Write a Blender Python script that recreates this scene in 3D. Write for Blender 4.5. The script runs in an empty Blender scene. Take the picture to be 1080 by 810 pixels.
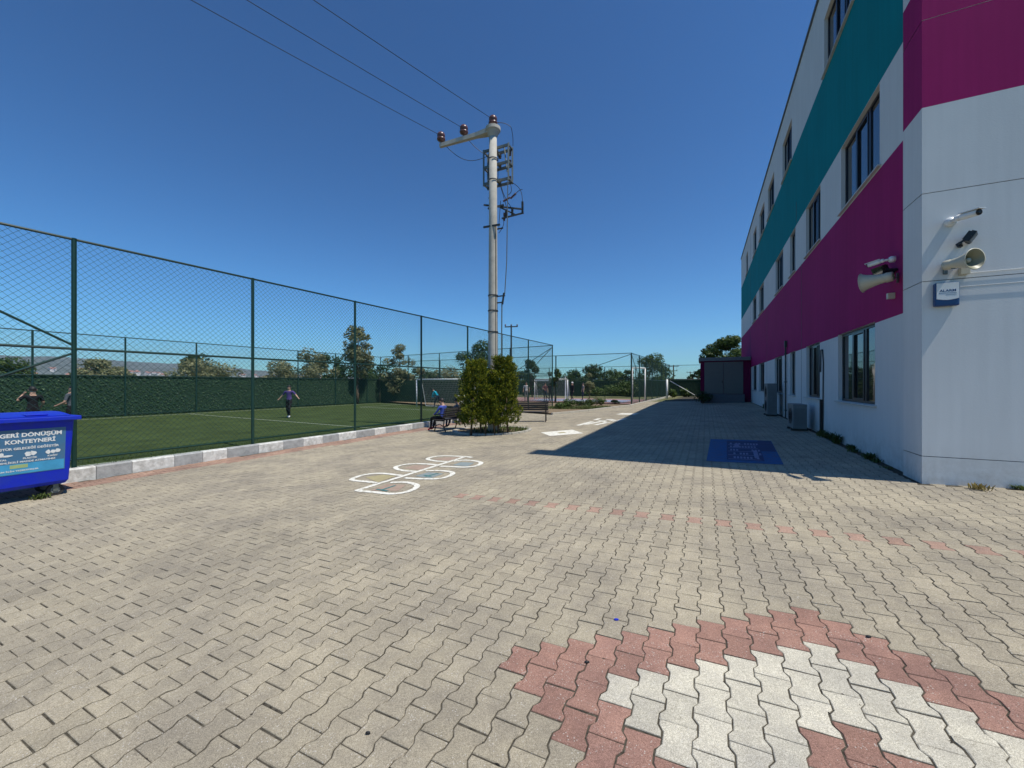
import bpy, bmesh, math, random
import numpy as np
from mathutils import Vector, Matrix, noise
random.seed(7); rng=np.random.default_rng(7)
S=bpy.context.scene; C=S.collection
rad=math.radians
# ---------------------------------------------------------------- camera / light
F=415.; HC=1.62; CYP=405.
cam=bpy.data.cameras.new('camera'); co=bpy.data.objects.new('camera',cam); C.objects.link(co)
cam.sensor_width=36; cam.lens=F/1080*36; cam.clip_start=.05; cam.clip_end=20000
co.location=(0,0,HC); co.rotation_euler=(rad(90),0,0); S.camera=co
SUN_EL=63.3; SUN_AZ=-34.3           # direction TO the sun, azimuth measured from +X
w=bpy.data.worlds.new('World'); S.world=w; w.use_nodes=True
nt=w.node_tree; bg=nt.nodes['Background']; sky=nt.nodes.new('ShaderNodeTexSky')
sky.sky_type='NISHITA'; sky.sun_disc=False; sky.sun_elevation=rad(SUN_EL)
sky.sun_rotation=rad(90-SUN_AZ); sky.air_density=1.0; sky.dust_density=.35; sky.ozone_density=2.6; sky.altitude=200
gm=nt.nodes.new('ShaderNodeGamma'); gm.inputs[1].default_value=1.36; tn=nt.nodes.new('ShaderNodeMix'); tn.data_type='RGBA'; tn.blend_type='MULTIPLY'; tn.inputs[0].default_value=1; tn.inputs[7].default_value=(.255,.560,.715,1)
nt.links.new(sky.outputs[0],gm.inputs[0]); nt.links.new(gm.outputs[0],tn.inputs[6]); nt.links.new(tn.outputs[2],bg.inputs[0]); bg.inputs[1].default_value=.10
sl=bpy.data.lights.new('sun','SUN'); so=bpy.data.objects.new('sun',sl); C.objects.link(so)
sl.energy=5.0; sl.angle=rad(.53); sl.color=(1,.95,.855)
sd=Vector((math.cos(rad(SUN_EL))*math.cos(rad(SUN_AZ)),math.cos(rad(SUN_EL))*math.sin(rad(SUN_AZ)),math.sin(rad(SUN_EL))))
so.rotation_euler=sd.to_track_quat('Z','Y').to_euler(); so.location=(0,0,40)
S.view_settings.view_transform='Standard'; S.view_settings.look='None'; S.view_settings.exposure=0; S.view_settings.gamma=1
S.view_settings.use_curve_mapping=False
# ---------------------------------------------------------------- terrain
TH=.4577; RX,RY=math.cos(TH),-math.sin(TH); CX,CY=math.sin(TH),math.cos(TH)
SR,SC=.0378,.0102
def gz(x,y):
    q=x*RX+y*RY; c=x*CX+y*CY
    if q<-5: q=-7+2*math.exp((q+5)/2)
    if q>12: q=12+3*(1-math.exp(-(q-12)/3))
    if c>22: c=22+8*(1-math.exp(-(c-22)/8))
    if c<-10: c=-10
    return SR*q+SC*c
def gp(px,py):
    u=(px-540)/F; v=(py-CYP)/F; Y=1.6/v
    for _ in range(200): Y=.5*Y+.5*(HC-gz(u*Y,Y))/v
    return Vector((u*Y,Y,gz(u*Y,Y)))
# ---------------------------------------------------------------- materials
def newmat(name):
    m=bpy.data.materials.new(name); m.use_nodes=True
    n=m.node_tree; return m,n,n.nodes['Principled BSDF']
def mat(name,col,rough=.6,metal=0,amt=.12,scale=6,bump=0,bscale=60,spec=.5,stain=None,coord='Object'):
    m,n,b=newmat(name); N=n.nodes; Lk=n.links
    tc=N.new('ShaderNodeTexCoord'); no=N.new('ShaderNodeTexNoise'); no.inputs['Scale'].default_value=scale; no.inputs['Detail'].default_value=6; no.inputs['Roughness'].default_value=.65
    Lk.new(tc.outputs[coord],no.inputs['Vector'])
    rp=N.new('ShaderNodeValToRGB'); rp.color_ramp.elements[0].position=.3; rp.color_ramp.elements[1].position=.7
    c=Vector(col[:3]); lo=c*(1-amt); hi=c*(1+amt)
    if stain: lo=Vector(stain)
    rp.color_ramp.elements[0].color=(*lo,1); rp.color_ramp.elements[1].color=(*[min(1,v) for v in hi],1)
    Lk.new(no.outputs['Fac'],rp.inputs['Fac']); Lk.new(rp.outputs[0],b.inputs['Base Color'])
    b.inputs['Roughness'].default_value=rough; b.inputs['Metallic'].default_value=metal
    b.inputs['Specular IOR Level'].default_value=spec
    if bump:
        n2=N.new('ShaderNodeTexNoise'); n2.inputs['Scale'].default_value=bscale; n2.inputs['Detail'].default_value=4
        Lk.new(tc.outputs[coord],n2.inputs['Vector'])
        bp=N.new('ShaderNodeBump'); bp.inputs['Strength'].default_value=bump; bp.inputs['Distance'].default_value=.01
        Lk.new(n2.outputs['Fac'],bp.inputs['Height']); Lk.new(bp.outputs[0],b.inputs['Normal'])
    return m
def wallmat(name,col,streak=.10,rough=.75):
    # painted panel: faint vertical rain streaks, large soft dirt, fine orange-peel bump
    m,n,b=newmat(name); N=n.nodes; Lk=n.links
    tc=N.new('ShaderNodeTexCoord'); mp=N.new('ShaderNodeMapping'); mp.inputs['Scale'].default_value=(9,9,.5); Lk.new(tc.outputs['Object'],mp.inputs['Vector'])
    n1=N.new('ShaderNodeTexNoise'); n1.inputs['Scale'].default_value=1; n1.inputs['Detail'].default_value=7; Lk.new(mp.outputs[0],n1.inputs['Vector'])
    n2=N.new('ShaderNodeTexNoise'); n2.inputs['Scale'].default_value=.7; n2.inputs['Detail'].default_value=5; Lk.new(tc.outputs['Object'],n2.inputs['Vector'])
    mx=N.new('ShaderNodeMath'); mx.operation='MULTIPLY'; Lk.new(n1.outputs['Fac'],mx.inputs[0]); Lk.new(n2.outputs['Fac'],mx.inputs[1])
    rp=N.new('ShaderNodeValToRGB'); rp.color_ramp.elements[0].position=.12; rp.color_ramp.elements[1].position=.36
    c=Vector(col); rp.color_ramp.elements[0].color=(*(c*(1-streak*1.6)),1); rp.color_ramp.elements[1].color=(*(c*(1+streak*.3)),1)
    Lk.new(mx.outputs[0],rp.inputs['Fac'])
    sx=N.new('ShaderNodeSeparateXYZ'); Lk.new(tc.outputs['Object'],sx.inputs[0]); mr=N.new('ShaderNodeMapRange'); mr.inputs['From Min'].default_value=.15; mr.inputs['From Max'].default_value=.75; mr.inputs['To Min'].default_value=1; mr.inputs['To Max'].default_value=0; Lk.new(sx.outputs['Z'],mr.inputs['Value'])
    n4=N.new('ShaderNodeTexNoise'); n4.inputs['Scale'].default_value=5; n4.inputs['Detail'].default_value=8; n4.inputs['Roughness'].default_value=.75; Lk.new(tc.outputs['Object'],n4.inputs['Vector'])
    r4=N.new('ShaderNodeMapRange'); r4.inputs['From Min'].default_value=.42; r4.inputs['From Max'].default_value=.72; r4.inputs['To Max'].default_value=.55; Lk.new(n4.outputs['Fac'],r4.inputs['Value'])
    m4=N.new('ShaderNodeMath'); m4.operation='MULTIPLY'; Lk.new(mr.outputs[0],m4.inputs[0]); Lk.new(r4.outputs[0],m4.inputs[1])
    x4=N.new('ShaderNodeMix'); x4.data_type='RGBA'; Lk.new(m4.outputs[0],x4.inputs[0]); Lk.new(rp.outputs[0],x4.inputs[6]); x4.inputs[7].default_value=(.24,.20,.14,1); Lk.new(x4.outputs[2],b.inputs['Base Color'])
    b.inputs['Roughness'].default_value=rough; b.inputs['Specular IOR Level'].default_value=.06
    n3=N.new('ShaderNodeTexNoise'); n3.inputs['Scale'].default_value=45; n3.inputs['Detail'].default_value=5; Lk.new(tc.outputs['Object'],n3.inputs['Vector'])
    bp=N.new('ShaderNodeBump'); bp.inputs['Strength'].default_value=.22; bp.inputs['Distance'].default_value=.004; Lk.new(n3.outputs['Fac'],bp.inputs['Height']); Lk.new(bp.outputs[0],b.inputs['Normal'])
    return m
def leafmat(name,c1,c2,rough=.55,trans=.25):
    m,n,b=newmat(name); N=n.nodes; Lk=n.links
    g=N.new('ShaderNodeNewGeometry'); rp=N.new('ShaderNodeValToRGB'); rp.color_ramp.elements[0].color=(*c1,1); rp.color_ramp.elements[1].color=(*c2,1)
    Lk.new(g.outputs['Random Per Island'],rp.inputs['Fac']); Lk.new(rp.outputs[0],b.inputs['Base Color']); b.inputs['Roughness'].default_value=rough
    b.inputs['Specular IOR Level'].default_value=.25
    t=N.new('ShaderNodeBsdfTranslucent'); Lk.new(rp.outputs[0],t.inputs['Color']); mx=N.new('ShaderNodeMixShader'); mx.inputs[0].default_value=trans
    out=N['Material Output']; Lk.new(b.outputs[0],mx.inputs[1]); Lk.new(t.outputs[0],mx.inputs[2]); Lk.new(mx.outputs[0],out.inputs['Surface'])
    return m
def pavermat():
    m,n,b=newmat('concrete_paver'); N=n.nodes; Lk=n.links
    at=N.new('ShaderNodeAttribute'); at.attribute_name='Col'; tc=N.new('ShaderNodeTexCoord')
    def noi(s,d=5,r=.6):
        x=N.new('ShaderNodeTexNoise'); x.inputs['Scale'].default_value=s; x.inputs['Detail'].default_value=d; x.inputs['Roughness'].default_value=r; Lk.new(tc.outputs['Object'],x.inputs['Vector']); return x
    def ramp(src,p0,c0,p1,c1):
        r=N.new('ShaderNodeValToRGB'); r.color_ramp.elements[0].position=p0; r.color_ramp.elements[1].position=p1
        r.color_ramp.elements[0].color=(*c0,1); r.color_ramp.elements[1].color=(*c1,1); Lk.new(src,r.inputs['Fac']); return r
    def mul(a,bb,f=1):
        x=N.new('ShaderNodeMix'); x.data_type='RGBA'; x.blend_type='MULTIPLY'; x.inputs[0].default_value=f; Lk.new(a,x.inputs[6]); Lk.new(bb,x.inputs[7]); return x.outputs[2]
    grain=ramp(noi(260,3,.75).outputs['Fac'],.34,(.50,.49,.47),.64,(1.30,1.30,1.30))
    blot=ramp(noi(1.1,7,.68).outputs['Fac'],.34,(.74,.74,.76),.60,(1.05,1.04,1.0))
    blot2=ramp(noi(7,5,.7).outputs['Fac'],.30,(.86,.86,.87),.64,(1.05,1.05,1.04))
    c=mul(mul(mul(at.outputs['Color'],grain.outputs[0]),blot.outputs[0]),blot2.outputs[0])
    # pale aggregate flecks and small dark spots
    c=mul(c,ramp(noi(85,3,.8).outputs['Fac'],.32,(.80,.79,.77),.62,(1.10,1.10,1.10)).outputs[0])
    vo=N.new('ShaderNodeTexVoronoi'); vo.inputs['Scale'].default_value=70; Lk.new(tc.outputs['Object'],vo.inputs['Vector'])
    fl=ramp(vo.outputs['Distance'],.16,(1,1,1),.26,(0,0,0))
    gate=ramp(noi(9,4,.75).outputs['Fac'],.47,(0,0,0),.60,(.75,.75,.75))
    fm=N.new('ShaderNodeMath'); fm.operation='MULTIPLY'; Lk.new(fl.outputs[0],fm.inputs[0]); Lk.new(gate.outputs[0],fm.inputs[1])
    x=N.new('ShaderNodeMix'); x.data_type='RGBA'; Lk.new(fm.outputs[0],x.inputs[0]); Lk.new(c,x.inputs[6]); x.inputs[7].default_value=(.58,.55,.5,1)
    v2=N.new('ShaderNodeTexVoronoi'); v2.inputs['Scale'].default_value=6.5; Lk.new(tc.outputs['Object'],v2.inputs['Vector'])
    sp=ramp(v2.outputs['Distance'],.035,(1,1,1),.06,(0,0,0)); g2=ramp(noi(5,2,.5).outputs['Fac'],.58,(0,0,0),.66,(.75,.75,.75))
    fm2=N.new('ShaderNodeMath'); fm2.operation='MULTIPLY'; Lk.new(sp.outputs[0],fm2.inputs[0]); Lk.new(g2.outputs[0],fm2.inputs[1])
    y=N.new('ShaderNodeMix'); y.data_type='RGBA'; Lk.new(fm2.outputs[0],y.inputs[0]); Lk.new(x.outputs[2],y.inputs[6]); y.inputs[7].default_value=(.10,.095,.09,1)
    Lk.new(y.outputs[2],b.inputs['Base Color']); b.inputs['Roughness'].default_value=.88; b.inputs['Specular IOR Level'].default_value=.25
    bp=N.new('ShaderNodeBump'); bp.inputs['Strength'].default_value=.55; bp.inputs['Distance'].default_value=.003
    Lk.new(noi(260,4,.7).outputs['Fac'],bp.inputs['Height']); Lk.new(bp.outputs[0],b.inputs['Normal'])
    return m
M={}
M['white']=wallmat('white_wall_paint',(.68,.685,.67),.04)
M['magenta']=wallmat('magenta_wall_paint',(.36,.020,.135),.08)
M['teal']=wallmat('teal_wall_paint',(.002,.225,.25),.08)
M['maroon']=wallmat('maroon_wall_paint',(.15,.008,.05),.1); M['coping']=mat('grey_metal_coping',(.16,.17,.18),.5,.6,.1)
M['joint']=mat('dark_joint',(.12,.12,.13),.9)
M['frame']=mat('dark_window_frame',(.012,.014,.022),.35,0,.1)
M['sill']=mat('pale_stone_sill',(.50,.50,.48),.6)
m,n,b=newmat('window_glass'); b.inputs['Base Color'].default_value=(.012,.016,.02,1); b.inputs['Roughness'].default_value=.03; b.inputs['Specular IOR Level'].default_value=.9; b.inputs['IOR'].default_value=1.7
no=n.nodes.new('ShaderNodeTexNoise'); no.inputs['Scale'].default_value=1.3; tcx=n.nodes.new('ShaderNodeTexCoord'); n.links.new(tcx.outputs['Object'],no.inputs['Vector']); bp=n.nodes.new('ShaderNodeBump'); bp.inputs['Strength'].default_value=.08; bp.inputs['Distance'].default_value=.02; n.links.new(no.outputs['Fac'],bp.inputs['Height']); n.links.new(bp.outputs[0],b.inputs['Normal']); M['glass']=m
M['blind']=mat('pale_blind',(.35,.36,.36),.8,0,.1,3)
M['green']=mat('green_painted_steel',(.006,.034,.024),.4,0,.2,9)
M['wire']=mat('green_pvc_wire',(.012,.045,.040),.45,0,.1)
M['turf']=mat('artificial_turf_green',(.046,.068,.021),.95,0,.3,.9,.8,90,.1)
M['tline']=mat('white_turf_line',(.34,.38,.30),.9,0,.15,20)
M['hedgeback']=mat('dark_green_screen',(.016,.048,.022),.9,0,.35,8)
M['screenleaf']=leafmat('artificial_hedge_leaf',(.016,.055,.022),(.08,.16,.07),.5,.1)
M['kerbwhite']=mat('chipped_white_kerb_paint',(.72,.72,.69),.8,0,.06,9,.5,40,.3,stain=(.36,.35,.32))
M['kerbgrey']=mat('bare_grey_kerb',(.33,.335,.33),.9,0,.25,8,.6,40,.3)
M['concrete']=mat('pale_concrete',(.42,.40,.35),.85,0,.14,7,.5,50,.3)
M['polec']=mat('pole_concrete',(.43,.41,.36),.85,0,.14,5,.4,50,.3)
M['steel']=mat('galvanised_steel',(.15,.17,.16),.5,.5,.2,14)
M['darksteel']=mat('dark_weathered_steel',(.05,.055,.055),.5,.4,.3,14)
M['insul']=mat('brown_porcelain',(.11,.045,.04),.3,0,.2,9)
M['black']=mat('black_plastic',(.010,.010,.011),.4,0,.1)
M['cable']=mat('black_cable',(.010,.010,.012),.6)
M['soil']=mat('dry_soil',(.20,.15,.095),.95,0,.3,5,.8,30,.2)
M['ground']=mat('dry_ground_with_grass',(.155,.14,.075),.95,0,.4,.05,.5,3,.1,stain=(.06,.085,.03))
M['bark']=mat('bark',(.10,.075,.05),.95,0,.3,18,.8,40,.2)
M['cyp']=leafmat('golden_conifer_leaf',(.03,.058,.008),(.42,.40,.03),.6,.3); _r=[x for x in M['cyp'].node_tree.nodes if x.bl_idname=='ShaderNodeValToRGB'][0].color_ramp; _e=_r.elements.new(.55); _e.color=(.085,.125,.012,1)
M['olive']=leafmat('dusty_olive_leaf',(.12,.14,.06),(.30,.29,.15),.6,.3)
M['darkleaf']=leafmat('dark_green_leaf',(.018,.045,.012),(.06,.11,.025),.5,.3)
M['midleaf']=leafmat('mid_green_leaf',(.035,.07,.014),(.10,.15,.035),.5,.3)
M['weed']=leafmat('weed_leaf',(.03,.06,.012),(.12,.15,.04),.6,.3)
M['dryweed']=leafmat('dry_weed_leaf',(.16,.13,.04),(.34,.27,.11),.7,.3)
M['binblue']=mat('blue_moulded_plastic',(.003,.016,.44),.45,0,.10,6,.15,40,.3,stain=(.012,.035,.36))
M['label']=mat('blue_sticker',(.035,.135,.26),.5,0,.2,4,.2,12,.4,stain=(.07,.15,.24))
M['label2']=mat('light_blue_sticker_band',(.05,.30,.52),.45,0,.2,3)
M['labelg']=mat('yellow_green_sticker_patch',(.35,.45,.20),.45)
M['paintw']=mat('white_road_paint',(.74,.72,.64),.8,0,.03,17,.4,200,.3,stain=(.43,.40,.32))
_r=[x for x in M['paintw'].node_tree.nodes if x.bl_idname=='ShaderNodeValToRGB'][0].color_ramp; _r.elements[0].position=.40; _r.elements[1].position=.47
M['painty']=mat('faded_yellow_paint',(.36,.31,.17),.9,0,.15,10)
M['paintr']=mat('faded_red_paint',(.34,.25,.19),.9,0,.15,10)
M['paintb']=mat('faded_blue_paint',(.22,.26,.26),.9,0,.15,10)
M['paintt']=mat('faded_teal_paint',(.05,.16,.16),.9,0,.15,10)
M['courtblue']=mat('blue_ground_paint',(.004,.085,.25),.75,0,.3,7,.4,200,.3,stain=(.05,.09,.16))
M['courtnavy']=mat('navy_ground_paint',(.006,.028,.11),.75,0,.3,3)
M['lilac']=mat('pale_lilac_paint',(.20,.21,.34),.8,0,.2,9)
M['rubber']=mat('black_rubber',(.02,.02,.02),.7)
M['cream']=mat('cream_plastic',(.50,.47,.36),.4,0,.06)
M['hornin']=mat('horn_inner_olive',(.24,.23,.15),.45)
M['whitepl']=mat('white_plastic',(.72,.73,.72),.35,0,.04)
M['navypl']=mat('navy_plastic',(.012,.05,.16),.35)
M['acgrey']=mat('ac_unit_grey',(.15,.165,.17),.5,0,.1)
M['doorgrey']=mat('grey_sheet_door',(.13,.125,.115),.5,.1,.06)
M['courtred']=mat('red_acrylic_court',(.30,.17,.15),.85,0,.1,1)
M['courtlil']=mat('blue_lilac_acrylic_court',(.24,.26,.34),.85,0,.1,1)
M['steelwhite']=mat('white_painted_steel',(.70,.70,.68),.45)
M['net']=mat('white_net_cord',(.45,.46,.46),.8)
M['benchdark']=mat('dark_bench_slat',(.035,.03,.028),.6,0,.2)
M['hill']=mat('distant_hill_ground',(.10,.12,.115),1,0,.35,.006,0,1,.0,stain=(.06,.075,.06))
M['roofred']=mat('terracotta_roof',(.34,.16,.11),.9)
M['housew']=mat('pale_house_wall',(.66,.60,.55),.9)
M['skin']=mat('skin',(.42,.25,.17),.55,0,.05)
M['hair']=mat('dark_hair',(.012,.010,.009),.6)
M['shoew']=mat('white_shoes',(.6,.6,.6),.5)
M['shoeb']=mat('dark_shoes',(.02,.02,.02),.5)
def cloth(n,c): 
    M[n]=mat(n,c,.85,0,.15,12,.4,30,.2); return M[n]
cloth('purple_shirt',(.085,.055,.19)); cloth('black_cloth',(.012,.012,.015)); cloth('grey_shirt',(.075,.085,.10)); cloth('turquoise_shirt',(.02,.42,.55))
cloth('blue_shirt',(.055,.09,.36)); cloth('white_shirt',(.62,.62,.62)); cloth('navy_cloth',(.02,.025,.05)); cloth('red_shoe',(.35,.02,.04)); cloth('maroon_shirt',(.13,.05,.06)); cloth('grey_cloth',(.16,.16,.17))
M['paver']=pavermat()
M['jointdirt']=mat('dark_joint_dirt',(.045,.038,.028),.98,0,.5,30); M['jointsand']=mat('joint_sand',(.075,.066,.05),.98,0,.6,30,.5,80,.1)
# ---------------------------------------------------------------- mesh helpers
class MB:
    def __init__(s): s.v=[];s.f=[];s.m=[]
    def add(s,vs,fs,mi=0):
        o=len(s.v); s.v+=[tuple(v) for v in vs]; s.f+=[tuple(i+o for i in f) for f in fs]; s.m+=[mi]*len(fs)
    def box(s,a,b,mi=0,mx=None):
        x0,y0,z0=a;x1,y1,z1=b
        vs=[(x0,y0,z0),(x1,y0,z0),(x1,y1,z0),(x0,y1,z0),(x0,y0,z1),(x1,y0,z1),(x1,y1,z1),(x0,y1,z1)]
        if mx: vs=[mx@Vector(v) for v in vs]
        s.add(vs,[(0,3,2,1),(4,5,6,7),(0,1,5,4),(1,2,6,5),(2,3,7,6),(3,0,4,7)],mi)
    def tube(s,p,q,r,r2=None,n=8,mi=0,cap=True):
        p=Vector(p);q=Vector(q); r2=r if r2 is None else r2; d=(q-p)
        if d.length<1e-6:return
        d.normalize(); a=d.orthogonal().normalized(); b=d.cross(a)
        vs=[p+(a*math.cos(2*math.pi*i/n)+b*math.sin(2*math.pi*i/n))*r for i in range(n)]+[q+(a*math.cos(2*math.pi*i/n)+b*math.sin(2*math.pi*i/n))*r2 for i in range(n)]
        fs=[(i,(i+1)%n,n+(i+1)%n,n+i) for i in range(n)]
        if cap: fs+=[tuple(range(n))[::-1],tuple(range(n,2*n))]
        s.add(vs,fs,mi)
    def path(s,pts,r,n=6,mi=0):
        for a,b in zip(pts[:-1],pts[1:]): s.tube(a,b,r,None,n,mi)
    def beam(s,p,q,wd,ht,mi=0,up=(0,0,1)):
        p=Vector(p);q=Vector(q);d=(q-p).normalized();sd_=d.cross(Vector(up))
        if sd_.length<1e-4: sd_=Vector((1,0,0))
        sd_.normalize();u=sd_.cross(d)
        vs=[c+sd_*(i*wd/2)+u*(j*ht/2) for c in (p,q) for i,j in ((-1,-1),(1,-1),(1,1),(-1,1))]
        s.add(vs,[(0,1,2,3)[::-1],(4,5,6,7),(0,1,5,4),(1,2,6,5),(2,3,7,6),(3,0,4,7)],mi)
    def lathe(s,prof,axis_p,axis_d,n=20,mi=0):
        p=Vector(axis_p);d=Vector(axis_d).normalized();a=d.orthogonal().normalized();b=d.cross(a);vs=[]
        for r,h in prof:
            for i in range(n): vs.append(p+d*h+(a*math.cos(2*math.pi*i/n)+b*math.sin(2*math.pi*i/n))*max(r,1e-4))
        fs=[]
        for k in range(len(prof)-1):
            for i in range(n): fs.append((k*n+i,k*n+(i+1)%n,(k+1)*n+(i+1)%n,(k+1)*n+i))
        s.add(vs,fs,mi)
    def prism(s,poly,z0,z1,mi=0,mx=None):
        n=len(poly); vs=[(x,y,z0) for x,y in poly]+[(x,y,z1) for x,y in poly]
        if mx: vs=[mx@Vector(v) for v in vs]
        s.add(vs,[tuple(range(n))[::-1],tuple(range(n,2*n))]+[(i,(i+1)%n,n+(i+1)%n,n+i) for i in range(n)],mi)
    def build(s,name,mats,parent=None,smooth=False,bevel=0):
        me=bpy.data.meshes.new(name); me.from_pydata(s.v,[],s.f)
        for m_ in (mats if isinstance(mats,(list,tuple)) else [mats]): me.materials.append(m_ if not isinstance(m_,str) else M[m_])
        me.polygons.foreach_set('material_index',s.m)
        if smooth: me.polygons.foreach_set('use_smooth',[True]*len(s.f))
        me.update(); o=bpy.data.objects.new(name,me); C.objects.link(o)
        if parent is not None: o.parent=parent
        if bevel:
            bv=o.modifiers.new('Bevel','BEVEL'); bv.width=bevel; bv.segments=2; bv.limit_method='ANGLE'
        return o
def tag(o,label=None,cat=None,group=None,kind=None):
    if label:o['label']=label
    if cat:o['category']=cat
    if group:o['group']=group
    if kind:o['kind']=kind
    return o
def empty(name,loc,rz=0,label=None,cat=None,group=None):
    o=bpy.data.objects.new(name,None); C.objects.link(o); o.location=loc; o.rotation_euler=(0,0,rz); o.empty_display_size=.2
    return tag(o,label,cat,group)
def copy_tree(o,parent=None):
    c=o.copy(); C.objects.link(c); c.parent=parent
    for ch in list(o.children): copy_tree(ch,c)
    return c
def text_mesh(txt,size,name,material,parent,loc,rot,extr=.001,align='CENTER',bold=0,sx=1):
    cu=bpy.data.curves.new(name,'FONT'); cu.body=txt; cu.size=size; cu.extrude=extr; cu.align_x=align; cu.align_y='CENTER'; cu.offset=bold; cu.resolution_u=3
    t=bpy.data.objects.new(name,cu); C.objects.link(t)
    dg=bpy.context.evaluated_depsgraph_get(); me=bpy.data.meshes.new_from_object(t.evaluated_get(dg)); bpy.data.objects.remove(t)
    me.name=name; me.materials.clear(); me.materials.append(M[material] if isinstance(material,str) else material)
    o=bpy.data.objects.new(name,me); C.objects.link(o); o.parent=parent; o.location=loc; o.rotation_euler=rot; o.scale=(sx,1,1)
    return o
def rot(v,a): return Vector((v[0]*math.cos(a)-v[1]*math.sin(a),v[0]*math.sin(a)+v[1]*math.cos(a)))
# ---------------------------------------------------------------- key layout
CB=Vector((5.916,5.678)); FA=rad(-26)                # building corner and front direction
def bl(x,y,z=0): v=CB+rot((x,y),FA); return Vector((v.x,v.y,z))   # building-local to world
PO=Vector((-8.46,7.6)); PA=rad(60.9); PD=Vector((math.cos(PA),math.sin(PA))); PN=Vector((-math.sin(PA),math.cos(PA)))
def pl(t,s,z=0): v=PO+PD*t+PN*s; return Vector((v.x,v.y,z))      # pitch-local: t along near fence, s across the pitch
PITCH_Z=-.10
# ---------------------------------------------------------------- ground sheet
def ground():
    mb=MB(); rs=[0,2,4,6,8,10,12,15,18,21,25,30,36,44,60,90,150,300,600,1200,2500,5000,9000]; n=72
    mb.v.append((0,0,gz(0,0)-.06))
    for r in rs[1:]:
        for i in range(n):
            a=2*math.pi*i/n; x,y=r*math.cos(a),r*math.sin(a); z=gz(x,y)-.06
            s=(Vector((x,y))-PO).dot(PN)
            if s>.3: z=min(z,-.22)
            if r>44: z=min(z,.1)-.0*r
            mb.v.append((x,y,z))
    for i in range(n): mb.f.append((0,1+i,1+(i+1)%n)); mb.m.append(0)
    for k in range(len(rs)-2):
        for i in range(n):
            a=1+k*n+i;b_=1+k*n+(i+1)%n; mb.f.append((a,a+n,b_+n,b_)); mb.m.append(0)
    tag(mb.build('ground',M['ground']),kind='structure')
ground()
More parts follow.
